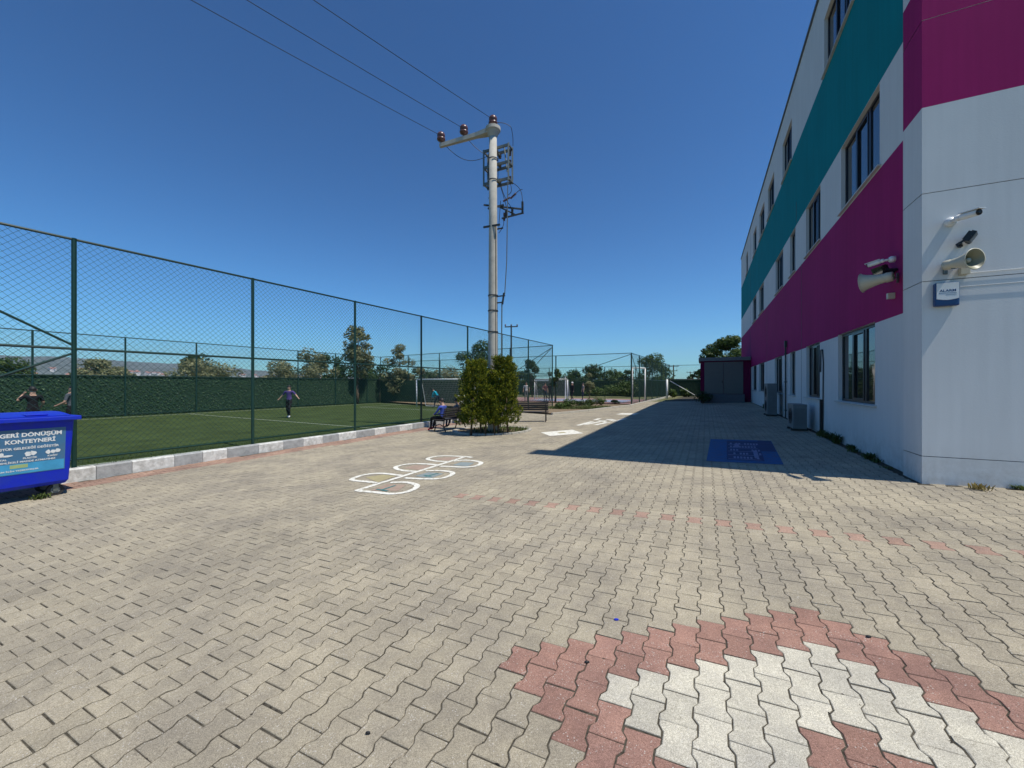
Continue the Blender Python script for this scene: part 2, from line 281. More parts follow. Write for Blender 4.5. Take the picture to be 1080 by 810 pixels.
# ---------------------------------------------------------------- paving: every paver a small chamfered block in one surface mesh
Wp,Lp=.1463,.2074; OX,OY=2.034,2.742
def latt(k,v): return OX+k*Wp*RX+v*Lp*CX, OY+k*Wp*RY+v*Lp*CY
def inside_yard(x,y):
    q=Vector((x,y)); t=(q-PO).dot(PD); s=(q-PO).dot(PN)
    if s>-.30 : return False
    b_=rot(q-CB,-FA)
    if b_.x>-.02 and b_.y>-.02: return False
    if b_.x>.02 and b_.y>.4: return False
    if t>23.1 and s>-4.4-(t-23.1)*.0 and t<60: 
        if s>-6.2 : return False
    if t>32: return False
    return True
PLC=gp(519,454.5)
def pave():
    e=.0112; g=.0030; ch=.0036
    ys=[0,.17,.33,.67,.83,1]
    def outline(gap):
        pts=[]; hw=[Wp/2+e,Wp/2+e,Wp/2-e,Wp/2-e,Wp/2+e,Wp/2+e]
        for yy,h in zip(ys,hw): pts.append((h-gap,min(max(yy*Lp,gap),Lp-gap)))
        for yy,h in list(zip(ys,hw))[::-1]: pts.append((-(h-gap),min(max(yy*Lp,gap),Lp-gap)))
        return np.array(pts)
    o1=outline(g); o2=outline(g+ch); n=12
    V=[];Fc=[];Cc=[];base=0
    for k in range(-160,150):
        for j in range(-30,190):
            v=j+(.5 if k%2 else 0)
            x,y=latt(k,v+.5)
            if y<-1.2 or abs(x)>1.5*max(y,0)+3.4: continue
            if not inside_yard(x,y): continue
            if (x-PLC.x)**2+(y-PLC.y)**2<1.28**2: continue
            d=math.hypot(x,y); z=gz(x,y)
            # colour
            jj=-(v+1)-.5*abs(k); nn=12-abs(k); ji=int(round(jj))
            grey=np.array((.395,.350,.270)); col=grey*(1+.035*rng.standard_normal())
            if 0<=ji<nn and abs(k)<12:
                if ji<2 or ji>=nn-2 or (ji>=5 and ji<nn-5): col=np.array((.37,.215,.172))*(1+.06*rng.standard_normal())
                else: col=np.array((.60,.565,.475))*(1+.05*rng.standard_normal())
            elif k%2 and abs(v+.5-8)<.1 and -27<=k<=21: col=np.array((.395,.262,.208))*(1+.06*rng.standard_normal())
            else:
                s=(Vector((x,y))-PO).dot(PN); t=(Vector((x,y))-PO).dot(PD)
                if -.30-.62<s<-.30 and t<15: col=np.array((.375,.245,.19))*(1+.08*rng.standard_normal())
                h_=noise.noise(Vector((x*.35,y*.35,0)))
                col=col*(1+.10*h_)
                if rng.random()<.05: col=col*(.92 if rng.random()<.6 else 1.07)
            dz=rng.normal(0,.0008); tx,ty=rng.normal(0,.004,2) if d<16 else (0,0)
            jx,jy=rng.normal(0,.0008),rng.normal(0,.0014)
            def put(o,zz):
                for px_,py_ in o:
                    px2=px_+jx; yl=py_-Lp/2+jy
                    X=x+px2*RX+yl*CX; Y=y+px2*RY+yl*CY
                    V.append((X,Y,gz(X,Y)+zz+dz+tx*px2+ty*yl))
            if d<17:
                oj=o1+rng.normal(0,.0011,o1.shape); ok_=o2+rng.normal(0,.0012,o2.shape)
                put(ok_,0); put(oj,-.0030); put(oj,-.010)
                Fc.append(tuple(range(base,base+n)))
                for q in (0,n):
                    for i in range(n): Fc.append((base+q+i,base+q+n+i,base+q+n+(i+1)%n,base+q+(i+1)%n))
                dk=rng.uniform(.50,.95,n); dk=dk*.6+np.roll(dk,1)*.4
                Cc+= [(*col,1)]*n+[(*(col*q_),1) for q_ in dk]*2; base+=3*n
            else:
                put(o1,0); Fc.append(tuple(range(base,base+n))); Cc+=[(*col,1)]*n; base+=n
    me=bpy.data.meshes.new('paving'); me.from_pydata(V,[],Fc); me.materials.append(M['paver'])
    ca=me.color_attributes.new('Col','FLOAT_COLOR','POINT'); ca.data.foreach_set('color',np.array(Cc,dtype=np.float32).ravel())
    me.update(); o=bpy.data.objects.new('paving',me); C.objects.link(o); tag(o,kind='structure')
    # bedding sand in the joints
    mb=MB(); N_=60; xs=[-16+i*.8 for i in range(64)]; yy=[-6+i*.8 for i in range(62)]
    for y in yy:
        for x in xs: mb.v.append((x,y,gz(x,y)-.0046))
    W_=len(xs)
    for j in range(len(yy)-1):
        for i in range(W_-1):
            x,y=xs[i]+.4,yy[j]+.4; s=(Vector((x,y))-PO).dot(PN); t=(Vector((x,y))-PO).dot(PD)
            if s>.1: continue
            if t>23.4 and s>-6.4: continue
            a=j*W_+i; mb.f.append((a,a+1,a+W_+1,a+W_)); mb.m.append(0)
    tag(mb.build('paving_bed',M['jointsand'],smooth=True),kind='structure')
pave()
def debris():
    # crumbs of dirt, moss and dry leaf caught in the joints
    mb=MB()
    for _ in range(5200):
        k=random.randint(-70,60); j=random.randint(-20,60); v=j+(.5 if k%2 else 0)
        if random.random()<.55: kk,vv=k+random.uniform(-.48,.48),v
        else: kk,vv=k+.5*random.choice((-1,1))+random.choice((-.07,.07)),v+random.choice((.17,.33,.67,.83,.25,.75))+random.uniform(-.04,.04)
        x,y=latt(kk,vv); d=math.hypot(x,y)
        if y<.3 or d>11 or not inside_yard(x,y) or noise.noise(Vector((x*.8,y*.8,5)))<random.uniform(-.5,.35): continue
        n=6; rr=random.uniform(.003,.009); a0=random.uniform(0,6.28); el=random.uniform(1,2.4); th=math.atan2(RY,RX) if vv==v else random.uniform(0,3.14)
        z=gz(x,y)+random.uniform(-.001,.0025); vs=[]
        for i in range(n):
            a=2*math.pi*i/n; u,w_=rr*el*math.cos(a)*random.uniform(.6,1.3),rr*math.sin(a)*random.uniform(.5,1.3)*.7
            vs.append((x+u*math.cos(th)-w_*math.sin(th),y+u*math.sin(th)+w_*math.cos(th),z-.003))
        vs.append((x,y,z+.002)); mb.add(vs,[(i,(i+1)%n,n) for i in range(n)])
    tag(mb.build('joint_dirt',M['jointdirt']),'dark crumbs of dirt and moss caught in the paving joints','dirt',kind='stuff')
debris()
# ---------------------------------------------------------------- painted marks: sheets following the ground 4 mm up
def sheet(mb,pts,dz=.005,mi=0,sub=.25):
    # fan-free quad strip: pts = list of quads (4 world xy corners)
    for q in pts:
        a,b_,c,d=[Vector(p[:2]) for p in q]; nu=max(1,int((b_-a).length/sub)); nv=max(1,int((d-a).length/sub)); o=len(mb.v)
        for j in range(nv+1):
            for i in range(nu+1):
                u,v=i/nu,j/nv; p=a*(1-u)*(1-v)+b_*u*(1-v)+c*u*v+d*(1-u)*v
                mb.v.append((p.x,p.y,gz(p.x,p.y)+dz))
        for j in range(nv):
            for i in range(nu):
                s=o+j*(nu+1)+i; mb.f.append((s,s+1,s+nu+2,s+nu+1)); mb.m.append(mi)
def stroke(mb,pts,wd,dz=.005,mi=0):
    P=[Vector(p[:2]) for p in pts]; L=[];R_=[]
    for i,p in enumerate(P):
        d=(P[min(i+1,len(P)-1)]-P[max(i-1,0)]).normalized(); nrm=Vector((-d.y,d.x))*wd/2; L.append(p+nrm);R_.append(p-nrm)
    for i in range(len(P)-1): sheet(mb,[(L[i],L[i+1],R_[i+1],R_[i])],dz,mi)
def spline(pts,n=10):
    out=[];P=[Vector(p[:2]) for p in pts]
    for i in range(len(P)-1):
        p0=P[max(i-1,0)];p1=P[i];p2=P[i+1];p3=P[min(i+2,len(P)-1)]
        for k in range(n):
            t=k/n; out.append(.5*((2*p1)+(-p0+p2)*t+(2*p0-5*p1+4*p2-p3)*t*t+(-p0+3*p1-3*p2+p3)*t**3))
    return out+[P[-1]]
def hop():
    # caterpillar-like hopscotch: centre line with three half-round cells on each side
    def z5(x,y): return gp(360+x/6.75,470+y/6.75)
    A=z5(105,322); Z=z5(880,80)
    w_=MB(); stroke(w_,[A+(Z-A)*(i/12) for i in range(13)],.10)
    cells_r=[[(105,322),(230,333),(350,345),(450,335),(520,310),(538,285),(500,270),(440,262),(350,265)],
             [(450,232),(560,238),(680,238),(750,225),(792,203),(775,188),(700,180),(600,182)],
             [(705,148),(800,152),(880,155),(960,146),(995,125),(960,112),(880,105),(800,112)]]
    cells_l=[[(250,268),(180,258),(75,246),(130,218),(210,203),(300,200),(430,215)],
             [(530,185),(430,178),(385,158),(430,140),(520,130),(610,133),(690,140)],
             [(755,115),(680,112),(615,98),(650,82),(740,74),(880,80),(930,86)]]
    for c in cells_r+cells_l: stroke(w_,spline([z5(*p) for p in c],8),.10,.0075)
    root=w_.build('hopscotch_marking',M['paintw']); tag(root,'white painted hopscotch with looped cells on the grey paving left of the pole','ground marking')
    f=MB()
    fills=[((170,225),(300,208),(390,216),(260,262),'painty'),((445,160),(520,140),(640,142),(560,176),'paintr'),((650,98),(740,84),(840,86),(760,108),'paintr'),
           ((520,218),(620,190),(730,200),(640,232),'paintb'),((790,140),(850,118),(950,122),(900,148),'paintb'),((200,320),(330,275),(460,280),(400,325),'paintr')]
    mats=['painty','paintr','paintb','paintt']
    for a,b_,c,d,mn in fills:
        f1_=MB(); sheet(f1_,[tuple(z5(*p) for p in (a,b_,c,d))],.0035); f1_.build('cell_colour',M[mn],root)
    for a,b_,c,d in (((280,320),(385,285),(250,312),(330,325)),((600,222),(690,198),(590,212),(640,222))):
        f=MB(); stroke(f,[z5(*a),z5(*b_)],.05,.0065); stroke(f,[z5(*c),z5(*d)],.05,.0068); f.build('cell_figure',M['paintt'],root)
hop()
def marks():
    mb=MB(); q=[gp(570.4,456.2),gp(603.7,453.3),gp(615.6,457.1),gp(580,459.9)]
    sheet(mb,[q],.005); o=mb.build('painted_square',M['paintw']); tag(o,'white painted square on the paving right of the conifers','ground marking')
    c=sum((Vector(p) for p in q),Vector())/4; m2=MB(); e=[c+(Vector(p)-c)*.22 for p in q]; sheet(m2,[e],.0085); m2.build('worn_centre',M['painty'],o)
    def z8(x,y): return gp(560+x/7.714,420+y/7.714)
    mb=MB()
    for a,b_ in (((380,222),(500,190)),((440,215),(610,182)),((520,178),(560,165)),((520,218),(640,195)),((640,170),(700,188)),((700,185),(770,165)),((560,182),(620,200)),((620,170),(690,190))):
        stroke(mb,[z8(*a),z8(*b_)],.2)
    tag(mb.build('painted_letters',M['paintw']),'worn white painted figures on the paving near the shadow edge','ground marking')
    mb=MB(); sheet(mb,[(z8(690,132),z8(740,122),z8(880,124),z8(840,136))],.005)
    tag(mb.build('painted_bar',M['paintw']),'small far white painted bar on the sunlit paving beside the shadow','ground marking')
    def zb(x,y): return gp(730+x/9,450+y/9)
    mb=MB(); Q=[zb(175,118),zb(750,135),zb(870,362),zb(135,328)]
    def L(u,v): 
        a,b_,c,d=[Vector(p) for p in Q]; return a*(1-u)*(1-v)+b_*u*(1-v)+c*u*v+d*(1-u)*v
    def rq(u0,v0,u1,v1): return (L(u0,v0),L(u1,v0),L(u1,v1),L(u0,v1))
    sheet(mb,[rq(0,0,1,1)],.0045,0); o=mb.build('ground_mural',[M['courtblue']]); tag(o,'blue painted rectangle game on the shaded paving by the building','ground marking')
    m2=MB(); sheet(m2,[rq(.28,.08,.78,.92),rq(.78,.02,.99,.55)],.0075,0); m2.build('inner_field',M['courtnavy'],o)
    m3=MB()
    for r in range(5):
        v=.2+r*.15
        for u0 in np.arange(.33,.74,.045):
            if random.random()<.75: sheet(m3,[rq(u0,v,u0+.03,v+.07)],.0105,0,.1)
        sheet(m3,[rq(.3,v+.09,.74,v+.105)],.0108,0,.2)
    sheet(m3,[rq(.4,.25,.47,.42),rq(.66,.55,.72,.85)],.0125,0)
    m3.build('figures',M['lilac'],o)
marks()
# ---------------------------------------------------------------- kerb by the pitch: alternating painted stones
def kerb():
    mb=MB(); t=-7.; k=0; prof=[(0,-.4),(0,.165),(.02,.185),(.16,.185),(.16,-.4)]
    while t<15.4:
        Ls=.62 if k%3 else .78; Ls*=random.uniform(.8,1.1)
        for (t0,t1) in ((t+.004,t+Ls-.004),):
            P=[]
            for tt in (t0,t1):
                for s,z in prof:
                    s0=-.27+s; b_=pl(tt,s0); g=gz(b_.x,b_.y); top=.02+.006*tt
                    zz=g-.4 if z<0 else top+ (z-.185)
                    P.append((b_.x,b_.y,zz))
            n=5; mb.add(P,[(i,(i+1)%n,n+(i+1)%n,n+i) for i in range(n)]+[tuple(range(n))[::-1],tuple(range(n,2*n))],k%2)
        t+=Ls;k+=1
    o=mb.build('kerb',[M['kerbwhite'],M['kerbgrey']]); tag(o,kind='structure')
    mb=MB(); t=25.; # pale kerb at the planting strip and far court
    tag(o,kind='structure')
kerb()
# ---------------------------------------------------------------- pitch
def pitch():
    mb=MB(); 
    def q(t0,s0,t1,s1,z,mi): mb.add([pl(t0,s0,z),pl(t1,s0,z),pl(t1,s1,z),pl(t0,s1,z)],[(0,1,2,3)],mi)
    n=20
    q(-12,-.12,23.3,17.3,PITCH_Z,0)
    o=mb.build('artificial_turf',M['turf']); tag(o,kind='structure')
    mb=MB(); z=PITCH_Z+.005
    def ln(a,b_,wd=.09): 
        A=Vector(a);B=Vector(b_);d=(B-A).normalized();nn=Vector((-d.y,d.x))*wd/2
        mb.add([pl(*(A+nn),z),pl(*(B+nn),z),pl(*(B-nn),z),pl(*(A-nn),z)],[(0,1,2,3)])
    ln((-12,16.2),(21.8,16.2)); ln((21.8,.8),(21.8,16.2)); ln((-12,.8),(21.8,.8)); ln((8.2,.85),(8.2,16.15),.06); ln((17.5,4),(17.5,13)); ln((17.5,4),(21.8,4)); ln((17.5,13),(21.8,13))
    for i in range(0):
        a,b_=2*math.pi*i/32,2*math.pi*(i+1)/32; ln((8.2+2.5*math.cos(a),8.5+2.5*math.sin(a)),(8.2+2.5*math.cos(b_),8.5+2.5*math.sin(b_)))
    tag(mb.build('pitch_lines',M['tline']),kind='structure')
    # grass tufts leaning out at the near edge
    mb=MB()
    for _ in range(5200):
        t=random.uniform(-1.5,14); s=random.uniform(-.1,2.2)**1; p=pl(t,s,PITCH_Z); a=random.uniform(0,6.28); h=random.uniform(.02,.045); d=Vector((math.cos(a),math.sin(a),0))*.008
        mb.add([p-d,p+d,p+Vector((random.gauss(0,.01),random.gauss(0,.01),h))],[(0,1,2)])
    tag(mb.build('turf_pile',M['midleaf']),'short upright green turf pile along the kerb','turf',kind='stuff')
pitch()
# ---------------------------------------------------------------- fences
def chain(w_,h,pitch,r,tilt=1.0):
    # wires of a diamond mesh clipped to a w x h rectangle in x-z plane
    mb=MB(); 
    def seg(x0,z0,x1,z1):
        p=Vector((x0,0,z0));q=Vector((x1,0,z1)); d=(q-p).normalized(); a=Vector((d.z,0,-d.x)); vs=[]
        for c in (p,q):
            for i in range(3):
                an=2*math.pi*i/3; vs.append(c+a*math.cos(an)*r+Vector((0,1,0))*math.sin(an)*r)
        mb.add(vs,[(0,1,4,3),(1,2,5,4),(2,0,3,5)])
    n=int((w_+h)/pitch)+1
    for i in range(n):
        c=i*pitch+pitch*.3
        # rising: z = x - c + h... param
        x0=max(0,c-h); z0=x0-(c-h); x1=min(w_,c); z1=x1-(c-h)
        if x1>x0: seg(x0,z0,x1,z1); seg(w_-x0,z0,w_-x1,z1)
    return mb
def fence(root,P0,P1,zb,zt,posts,mid=None,braces=(),screen=0,screen_from=0,pitch_=.085,r=.0018,post_r=.038,rail_r=.024,ztb=None):
    """straight chain-link fence P0->P1 (xy); posts = distances; children of root"""
    P0=Vector(P0);P1=Vector(P1);d=(P1-P0);L=d.length;d.normalize(); az=math.atan2(d.y,d.x)
    ztb=zt if ztb is None else ztb
    zf=lambda s: zt+(ztb-zt)*s/L
    def W(s,z): p=P0+d*s; return Vector((p.x,p.y,z))
    for s in posts:
        mb=MB(); mb.tube(W(s,zb-.15),W(s,zf(s)),post_r,None,10); mb.lathe([(post_r*1.12,0),(post_r*1.12,.02),(0,.035)],W(s,zf(s)),(0,0,1),10)
        mb.build('post',M['green'],root)
    edges=sorted(set([0]+list(posts)+[L]))
    for z in [None]+([mid] if mid else [])+[zb+.13]:
        mb=MB(); a=W(0,zf(0) if z is None else z); b_=W(L,zf(L) if z is None else z); mb.tube(a,b_,rail_r if z is None or z==mid else .019,None,8)
        mb.build('rail',M['green'],root)
    for (s0,z0,s1,z1) in braces:
        mb=MB(); mb.tube(W(s0,z0),W(s1,z1),.022,None,8); mb.build('brace',M['green'],root)
    for a,b_ in zip(edges[:-1],edges[1:]):
        if b_-a<.2: continue
        h=min(zf(a),zf(b_))-zb-.06
        mb=chain(b_-a,h,pitch_,r); o=mb.build('mesh_panel',M['wire'],root); p=W(a,zb+.06); o.matrix_world=Matrix.Translation(p)@Matrix.Rotation(az,4,'Z')
        if screen and a>=screen_from-.01:
            sb=MB(); sb.box((0,.05,0),(b_-a,.06,screen)); ob=sb.build('hedge_screen',M['hedgeback'],root); ob.matrix_world=Matrix.Translation(W(a,zb))@Matrix.Rotation(az,4,'Z')
            sb=MB()
            for _ in range(int((b_-a)*screen*420)):
                x,z=random.uniform(0,b_-a),random.uniform(0,screen+.03); c=Vector((x,random.choice((.02,.02,.09))+random.uniform(-.02,.01),z)); l=random.uniform(.02,.05)
                u=Vector((random.gauss(0,1),random.gauss(0,.5),random.gauss(0,1))).normalized()*l; v=u.orthogonal().normalized()*l*.4
                sb.add([c-u,c-v,c+u,c+v],[(0,1,2,3)])
            sb.build('screen_leaves',M['screenleaf'],ob)
TOP=4.42
f1=empty('sports_fence',pl(0,0,0),0,'tall green chain link fence with braced first bay behind the white and grey kerb','fence')
def att(root): return root
class FR:  # parent helper: children keep world placement
    pass
def fixparent(root):
    bpy.context.view_layer.update()
    inv=root.matrix_world.inverted()
    for ch in root.children: ch.matrix_parent_inverse=inv
fence(f1,pl(-6.5,0)[:2],pl(23.3,0)[:2],.03,TOP,[3.25,6.5,9.75,13,16.25,19.5,22.75,26,29.8],mid=2.30,
      braces=((6.5,2.22,3.25,.5),(6.5,2.36,3.25,4.3),(29.8,4.25,26,2.32),(29.8,.25,26,2.28)),pitch_=.118,r=.0031,ztb=4.38)
fixparent(f1)
f2=empty('sports_fence',pl(0,17.2,0),0,'far long side fence of the pitch with dark green hedge screening','fence')
fence(f2,pl(-14,17.2)[:2],pl(23.3,17.2)[:2],-.12,4.1,[.6+3.2*i for i in range(12)],mid=2.05,screen=2.15,pitch_=.16,r=.0028,post_r=.04)
fixparent(f2)
f3=empty('sports_fence',pl(23.3,0,0),0,'end fence closing the pitch behind the white goal','fence')
fence(f3,pl(23.3,.05)[:2],pl(23.3,17.2)[:2],-.12,4.36,[3.4,6.8,10.2,13.7,17.1],mid=2.2,screen=2.05,screen_from=3.4,braces=((17.1,.2,13.7,2.1),(0,4.2,3.4,2.3)),pitch_=.16,r=.0028,ztb=4.1)
fixparent(f3)
# second court (basketball) beyond
Q0=Vector((9.1,30.0)); 
def ql(t,s,z=0): v=Q0+PD*t+PN*s; return Vector((v.x,v.y,z))
zq=gz(9,30)
def court():
    mb=MB(); z=.10
    mb.add([ql(.1,.1,z),ql(9.5,.1,z),ql(9.5,24,z),ql(.1,24,z)],[(0,1,2,3)],0)
    z+=.005; mb.add([ql(2.2,1.2,z),ql(7,1.2,z),ql(7,10,z),ql(2.2,10,z)],[(0,1,2,3)],1)
    tag(mb.build('sports_court',[M['courtred'],M['courtlil']]),kind='structure')
    mb=MB(); mb.add([ql(-5.4,5.6,.0)]+[ql(-5.2,16,.0),ql(0,24,.0),ql(-.05,.35,.0)][0:0],[]) if False else None
court()
f4=empty('sports_fence',ql(0,0,0),0,'near side fence of the far court with a diagonal brace at its right corner','fence')
fence(f4,ql(0,0)[:2],ql(0,24)[:2],zq-.02,3.98,[0,6.2,12.4,18.6,24],mid=2.0,braces=((0,3.9,6.2,2.0),),pitch_=.16,r=.0028,post_r=.05)
fixparent(f4)
f5=empty('sports_fence',ql(0,0,0),0,'fence running away from the corner of the far court towards the gate','fence')
fence(f5,ql(0,0)[:2],ql(21,0)[:2],zq-.02,3.98,[3,6,9,12,15,18,21],mid=2.0,braces=((.1,3.85,3,2.05),),pitch_=.14,r=.0026,post_r=.045)
fixparent(f5)
f6=empty('sports_fence',ql(21,0,0),0,'back fence of the far court with hedge screening','fence')
fence(f6,ql(21,0)[:2],ql(21,26)[:2],0,3.9,[4,8,12,16,20,24],mid=2.0,screen=2.0,pitch_=.25,r=.0035,post_r=.05)
fixparent(f6)
# boundary fence at the far end of the yard (with the sliding gate)
G0=ql(21,0); f7=empty('boundary_fence',G0,0,'far boundary fence with green screening between the court and the annex','fence')
ge=Vector((19.8,42.3))
fence(f7,G0[:2],(26.5,44.8),.15,3.9,[0,3.5,7],mid=2.05,screen=2.05,pitch_=.2,r=.0035,post_r=.05)
fixparent(f7)
# ---------------------------------------------------------------- pale kerbs and planting strip
def strip():
    line=[gp(582,437.5),gp(600,436),gp(620,434),gp(640,431.4),gp(664,428.6)]
    mb=MB()
    for a,b_ in zip(line[:-1],line[1:]):
        a=Vector(a);b_=Vector(b_)
        n_=max(1,int((b_-a).length/.6))
        for i in range(n_):
            p=a.lerp(b_,i/n_);q=a.lerp(b_,(i+.985)/n_); mb.beam((p.x,p.y,gz(p.x,p.y)+.0),(q.x,q.y,gz(q.x,q.y)+.0),.14,.22)
    p=line[-1]; q=ql(20,-.35)
    for i in range(32):
        a=Vector(p).lerp(q,i/32);b_=Vector(p).lerp(q,(i+.985)/32); mb.beam((a.x,a.y,gz(a.x,a.y)),(b_.x,b_.y,gz(b_.x,b_.y)),.14,.18)
    mb.build('pale_kerb',M['concrete']); tag(bpy.data.objects['pale_kerb'],kind='structure')
    poly=[pl(23.45,-6.3),pl(23.45,17),ql(-.15,26),ql(-.15,.3),line[-1],line[3],line[2],line[1],line[0]]
    mb=MB(); A=[Vector((p[0],p[1],.04)) for p in (line[0],line[1],line[2],line[3],line[4],ql(-.1,.2),ql(-.1,24),pl(23.4,17))]
    mb.add(A,[tuple(range(len(A)))]); tag(mb.build('planting_strip',M['soil']),kind='structure')
strip()
# ---------------------------------------------------------------- foliage builders
def leaves(mb,c,rx,ry,rz,n,sz,flat=.5,shell=.55):
    for _ in range(n):
        u=Vector((random.gauss(0,1),random.gauss(0,1),random.gauss(0,1))).normalized(); r=shell+(1-shell)*random.random()**.6
        p=Vector(c)+Vector((u.x*rx*r,u.y*ry*r,u.z*rz*r)); l=sz*random.uniform(.6,1.3)
        a=Vector((random.gauss(0,1),random.gauss(0,1),random.gauss(0,1)*flat)).normalized(); b_=a.cross(u+Vector((.01,.02,.03))).normalized()
        mb.add([p-a*l,p-b_*l*.45,p+a*l,p+b_*l*.45],[(0,1,2,3)])
def tree(x,y,h,cr,leaf,label,nclump=16,per=150,sz=.13,name='broadleaf_tree',group=None,trunk=.3,z0=None,tall=1.):
    z0=(gz(x,y) if abs(x)<60 and y<60 else 0.)-.1 if z0 is None else z0
    root=empty(name,(x,y,z0),0,label,'tree',group)
    tk=MB(); th=h*trunk; tr=.035*h*.6
    pts=[Vector((0,0,-.1)),Vector((random.uniform(-.1,.1),random.uniform(-.1,.1),th*.6)),Vector((random.uniform(-.2,.2),random.uniform(-.2,.2),th)),Vector((random.uniform(-.3,.3),random.uniform(-.3,.3),h*.8))]
    rr=[tr,tr*.8,tr*.65,tr*.15]
    for i in range(3): tk.tube(pts[i],pts[i+1],rr[i],rr[i+1],8)
    cl=MB()
    nclump=int(nclump*1.6)
    for i in range(nclump):
        a=random.uniform(0,6.28); zz=random.uniform(th*.9,h*.95); f=(zz-th)/(h-th); rad_=cr*math.sin(math.pi*min(.97,max(.12,f*.85+.15)))**.7*random.uniform(.35,.95)
        c=Vector((math.cos(a)*rad_,math.sin(a)*rad_,zz)); cs=max(cr*random.uniform(.24,.46),h*random.uniform(.06,.11))*tall
        tk.tube(pts[2]*.8+pts[1]*.2,c,tr*.22,tr*.06,5)
        leaves(cl,c,cs,cs,cs*.75,int(per*1.25*random.uniform(.6,1.3)),sz*.82)
    tk.build('trunk',M['bark'],root,True); cl.build('crown',M[leaf],root)
    return root
# ---------------------------------------------------------------- building
def school():
    root=empty('school_building',(CB.x,CB.y,0),FA,'large three storey building with magenta, teal and white bands','building')
    H=12.4; Lb=31.6; XS=.08; y_end=Lb
    gw=[(2.0,4.28,3),(5.95,7.55,3),(9.22,10.2,1),(11.85,13.75,3),(17.2,19.35,3),(20.7,22.8,3)]
    fw=[(1.78,4.05,3),(5.88,7.6,3),(9.2,10.2,2),(11.6,13.5,3),(17.4,19.4,3),(20.75,22.75,3)]
    sw=[(3.2,5.5,3),(9.85,11.75,3),(13.9,15.9,3),(17.15,19.2,3),(20.7,22.4,3),(25.9,27.3,2)]
    wins=[(a,b_,1.22,2.80,n) for a,b_,n in gw]+[(a,b_,5.64,7.17,n) for a,b_,n in fw]+[(a,b_,9.9,11.42,n) for a,b_,n in sw]
    zc=sorted(set([-.4,2.77,5.58,7.18,9.9,H]+[w_[2] for w_ in wins]+[w_[3] for w_ in wins])); yc=sorted(set([.6,y_end]+[w_[0] for w_ in wins]+[w_[1] for w_ in wins]))
    mb=MB()
    def hole(y,z): return any(a<y<b_ and c<z<d for a,b_,c,d,_ in wins)
    def band(z): return 1 if 2.77<z<5.58 else (2 if 7.18<z<9.9 else 0)
    for a,b_ in zip(yc[:-1],yc[1:]):
        for c,d in zip(zc[:-1],zc[1:]):
            if hole((a+b_)/2,(c+d)/2): continue
            mb.add([(XS,b_,c),(XS,a,c),(XS,a,d),(XS,b_,d)],[(0,1,2,3)],band((c+d)/2))
    dp=.2
    for a,b_,c,d,_ in wins:
        mb.add([(XS,a,c),(XS+dp,a,c),(XS+dp,a,d),(XS,a,d)],[(0,1,2,3)]); mb.add([(XS,b_,c),(XS,b_,d),(XS+dp,b_,d),(XS+dp,b_,c)],[(0,1,2,3)])
        mb.add([(XS,a,d),(XS+dp,a,d),(XS+dp,b_,d),(XS,b_,d)],[(0,1,2,3)]); mb.add([(XS,a,c),(XS,b_,c),(XS+dp,b_,c),(XS+dp,a,c)],[(0,1,2,3)])
        mb.add([(XS+dp,a,c),(XS+dp,b_,c),(XS+dp,b_,d),(XS+dp,a,d)],[(0,1,2,3)],3)
    mb.add([(XS,y_end,-.4),(XS,y_end,H),(14,y_end,H),(14,y_end,-.4)],[(0,1,2,3)]); mb.add([(XS,.6,H),(14,.6,H),(14,y_end,H),(XS,y_end,H)],[(0,1,2,3)]); mb.add([(14,.6,-.4),(14,y_end,-.4),(14,y_end,H),(14,.6,H)],[(0,1,2,3)])
    mb.build('side_wall',[M['white'],M['magenta'],M['teal'],M['joint']],root)
    # raised front slab with its own bands and panel joints
    mb=MB(); HB=13.2; zs=[-.4,.575,.585,3.09,3.10,4.355,4.365,5.6,6.855,6.865,7.48,9.6,9.61,HB]
    for c,d in zip(zs[:-1],zs[1:]):
        thin=(d-c)<.02; i=.012 if thin else 0; mi=3 if thin else (1 if 5.6<=c<7.48 else 0)
        if thin and 5.6<c<7.48: mi=1
        mb.add([(i,i,c),(14,i,c),(14,i,d),(i,i,d)],[(0,1,2,3)],mi); mb.add([(i,.6,c),(i,i,c),(i,i,d),(i,.6,d)],[(0,1,2,3)],0 if mi==3 and c>1 else mi)
        if thin or True:
            for zz in (c,d): mb.add([(0,0,zz),(14,0,zz),(14,.014,zz),(0,.014,zz)],[(0,1,2,3)],0) if thin else None
    mb.add([(0,0,HB),(14,0,HB),(14,.6,HB),(0,.6,HB)],[(0,1,2,3)]); mb.add([(0,.6,H-.3),(14,.6,H-.3),(14,.6,HB),(0,.6,HB)],[(0,3,2,1)])
    mb.add([(0,.6,-.4),(0,.6,HB),(.14,.6,HB),(.14,.6,-.4)],[(0,1,2,3)]); mb.add([(14,0,-.4),(14,.6,-.4),(14,.6,HB),(14,0,HB)],[(0,1,2,3)])
    # a shallow panel edge about 0.6 m up the return, as in the photo
    mb.build('front_wall',[M['white'],M['magenta'],M['teal'],M['joint']],root)
    mb=MB(); mb.box((XS-.05,.62,H),(XS+.25,y_end+.05,H+.07)); mb.build('roof_coping',M['coping'],root)
    mb=MB(); mb.box((-.03,-.03,HB),(14.03,.63,HB+.05)); mb.build('roof_coping',M['coping'],root)
    for y,z0,z1 in ((8.25,-.3,5.6),(16.2,-.3,5.6),(24.2,2.8,12.3),(9.05,7.25,8.0)):
        mb=MB(); mb.box((XS-.004,y-.012,z0),(XS+.01,y+.012,z1)); mb.build('panel_joint',M['joint'],root)
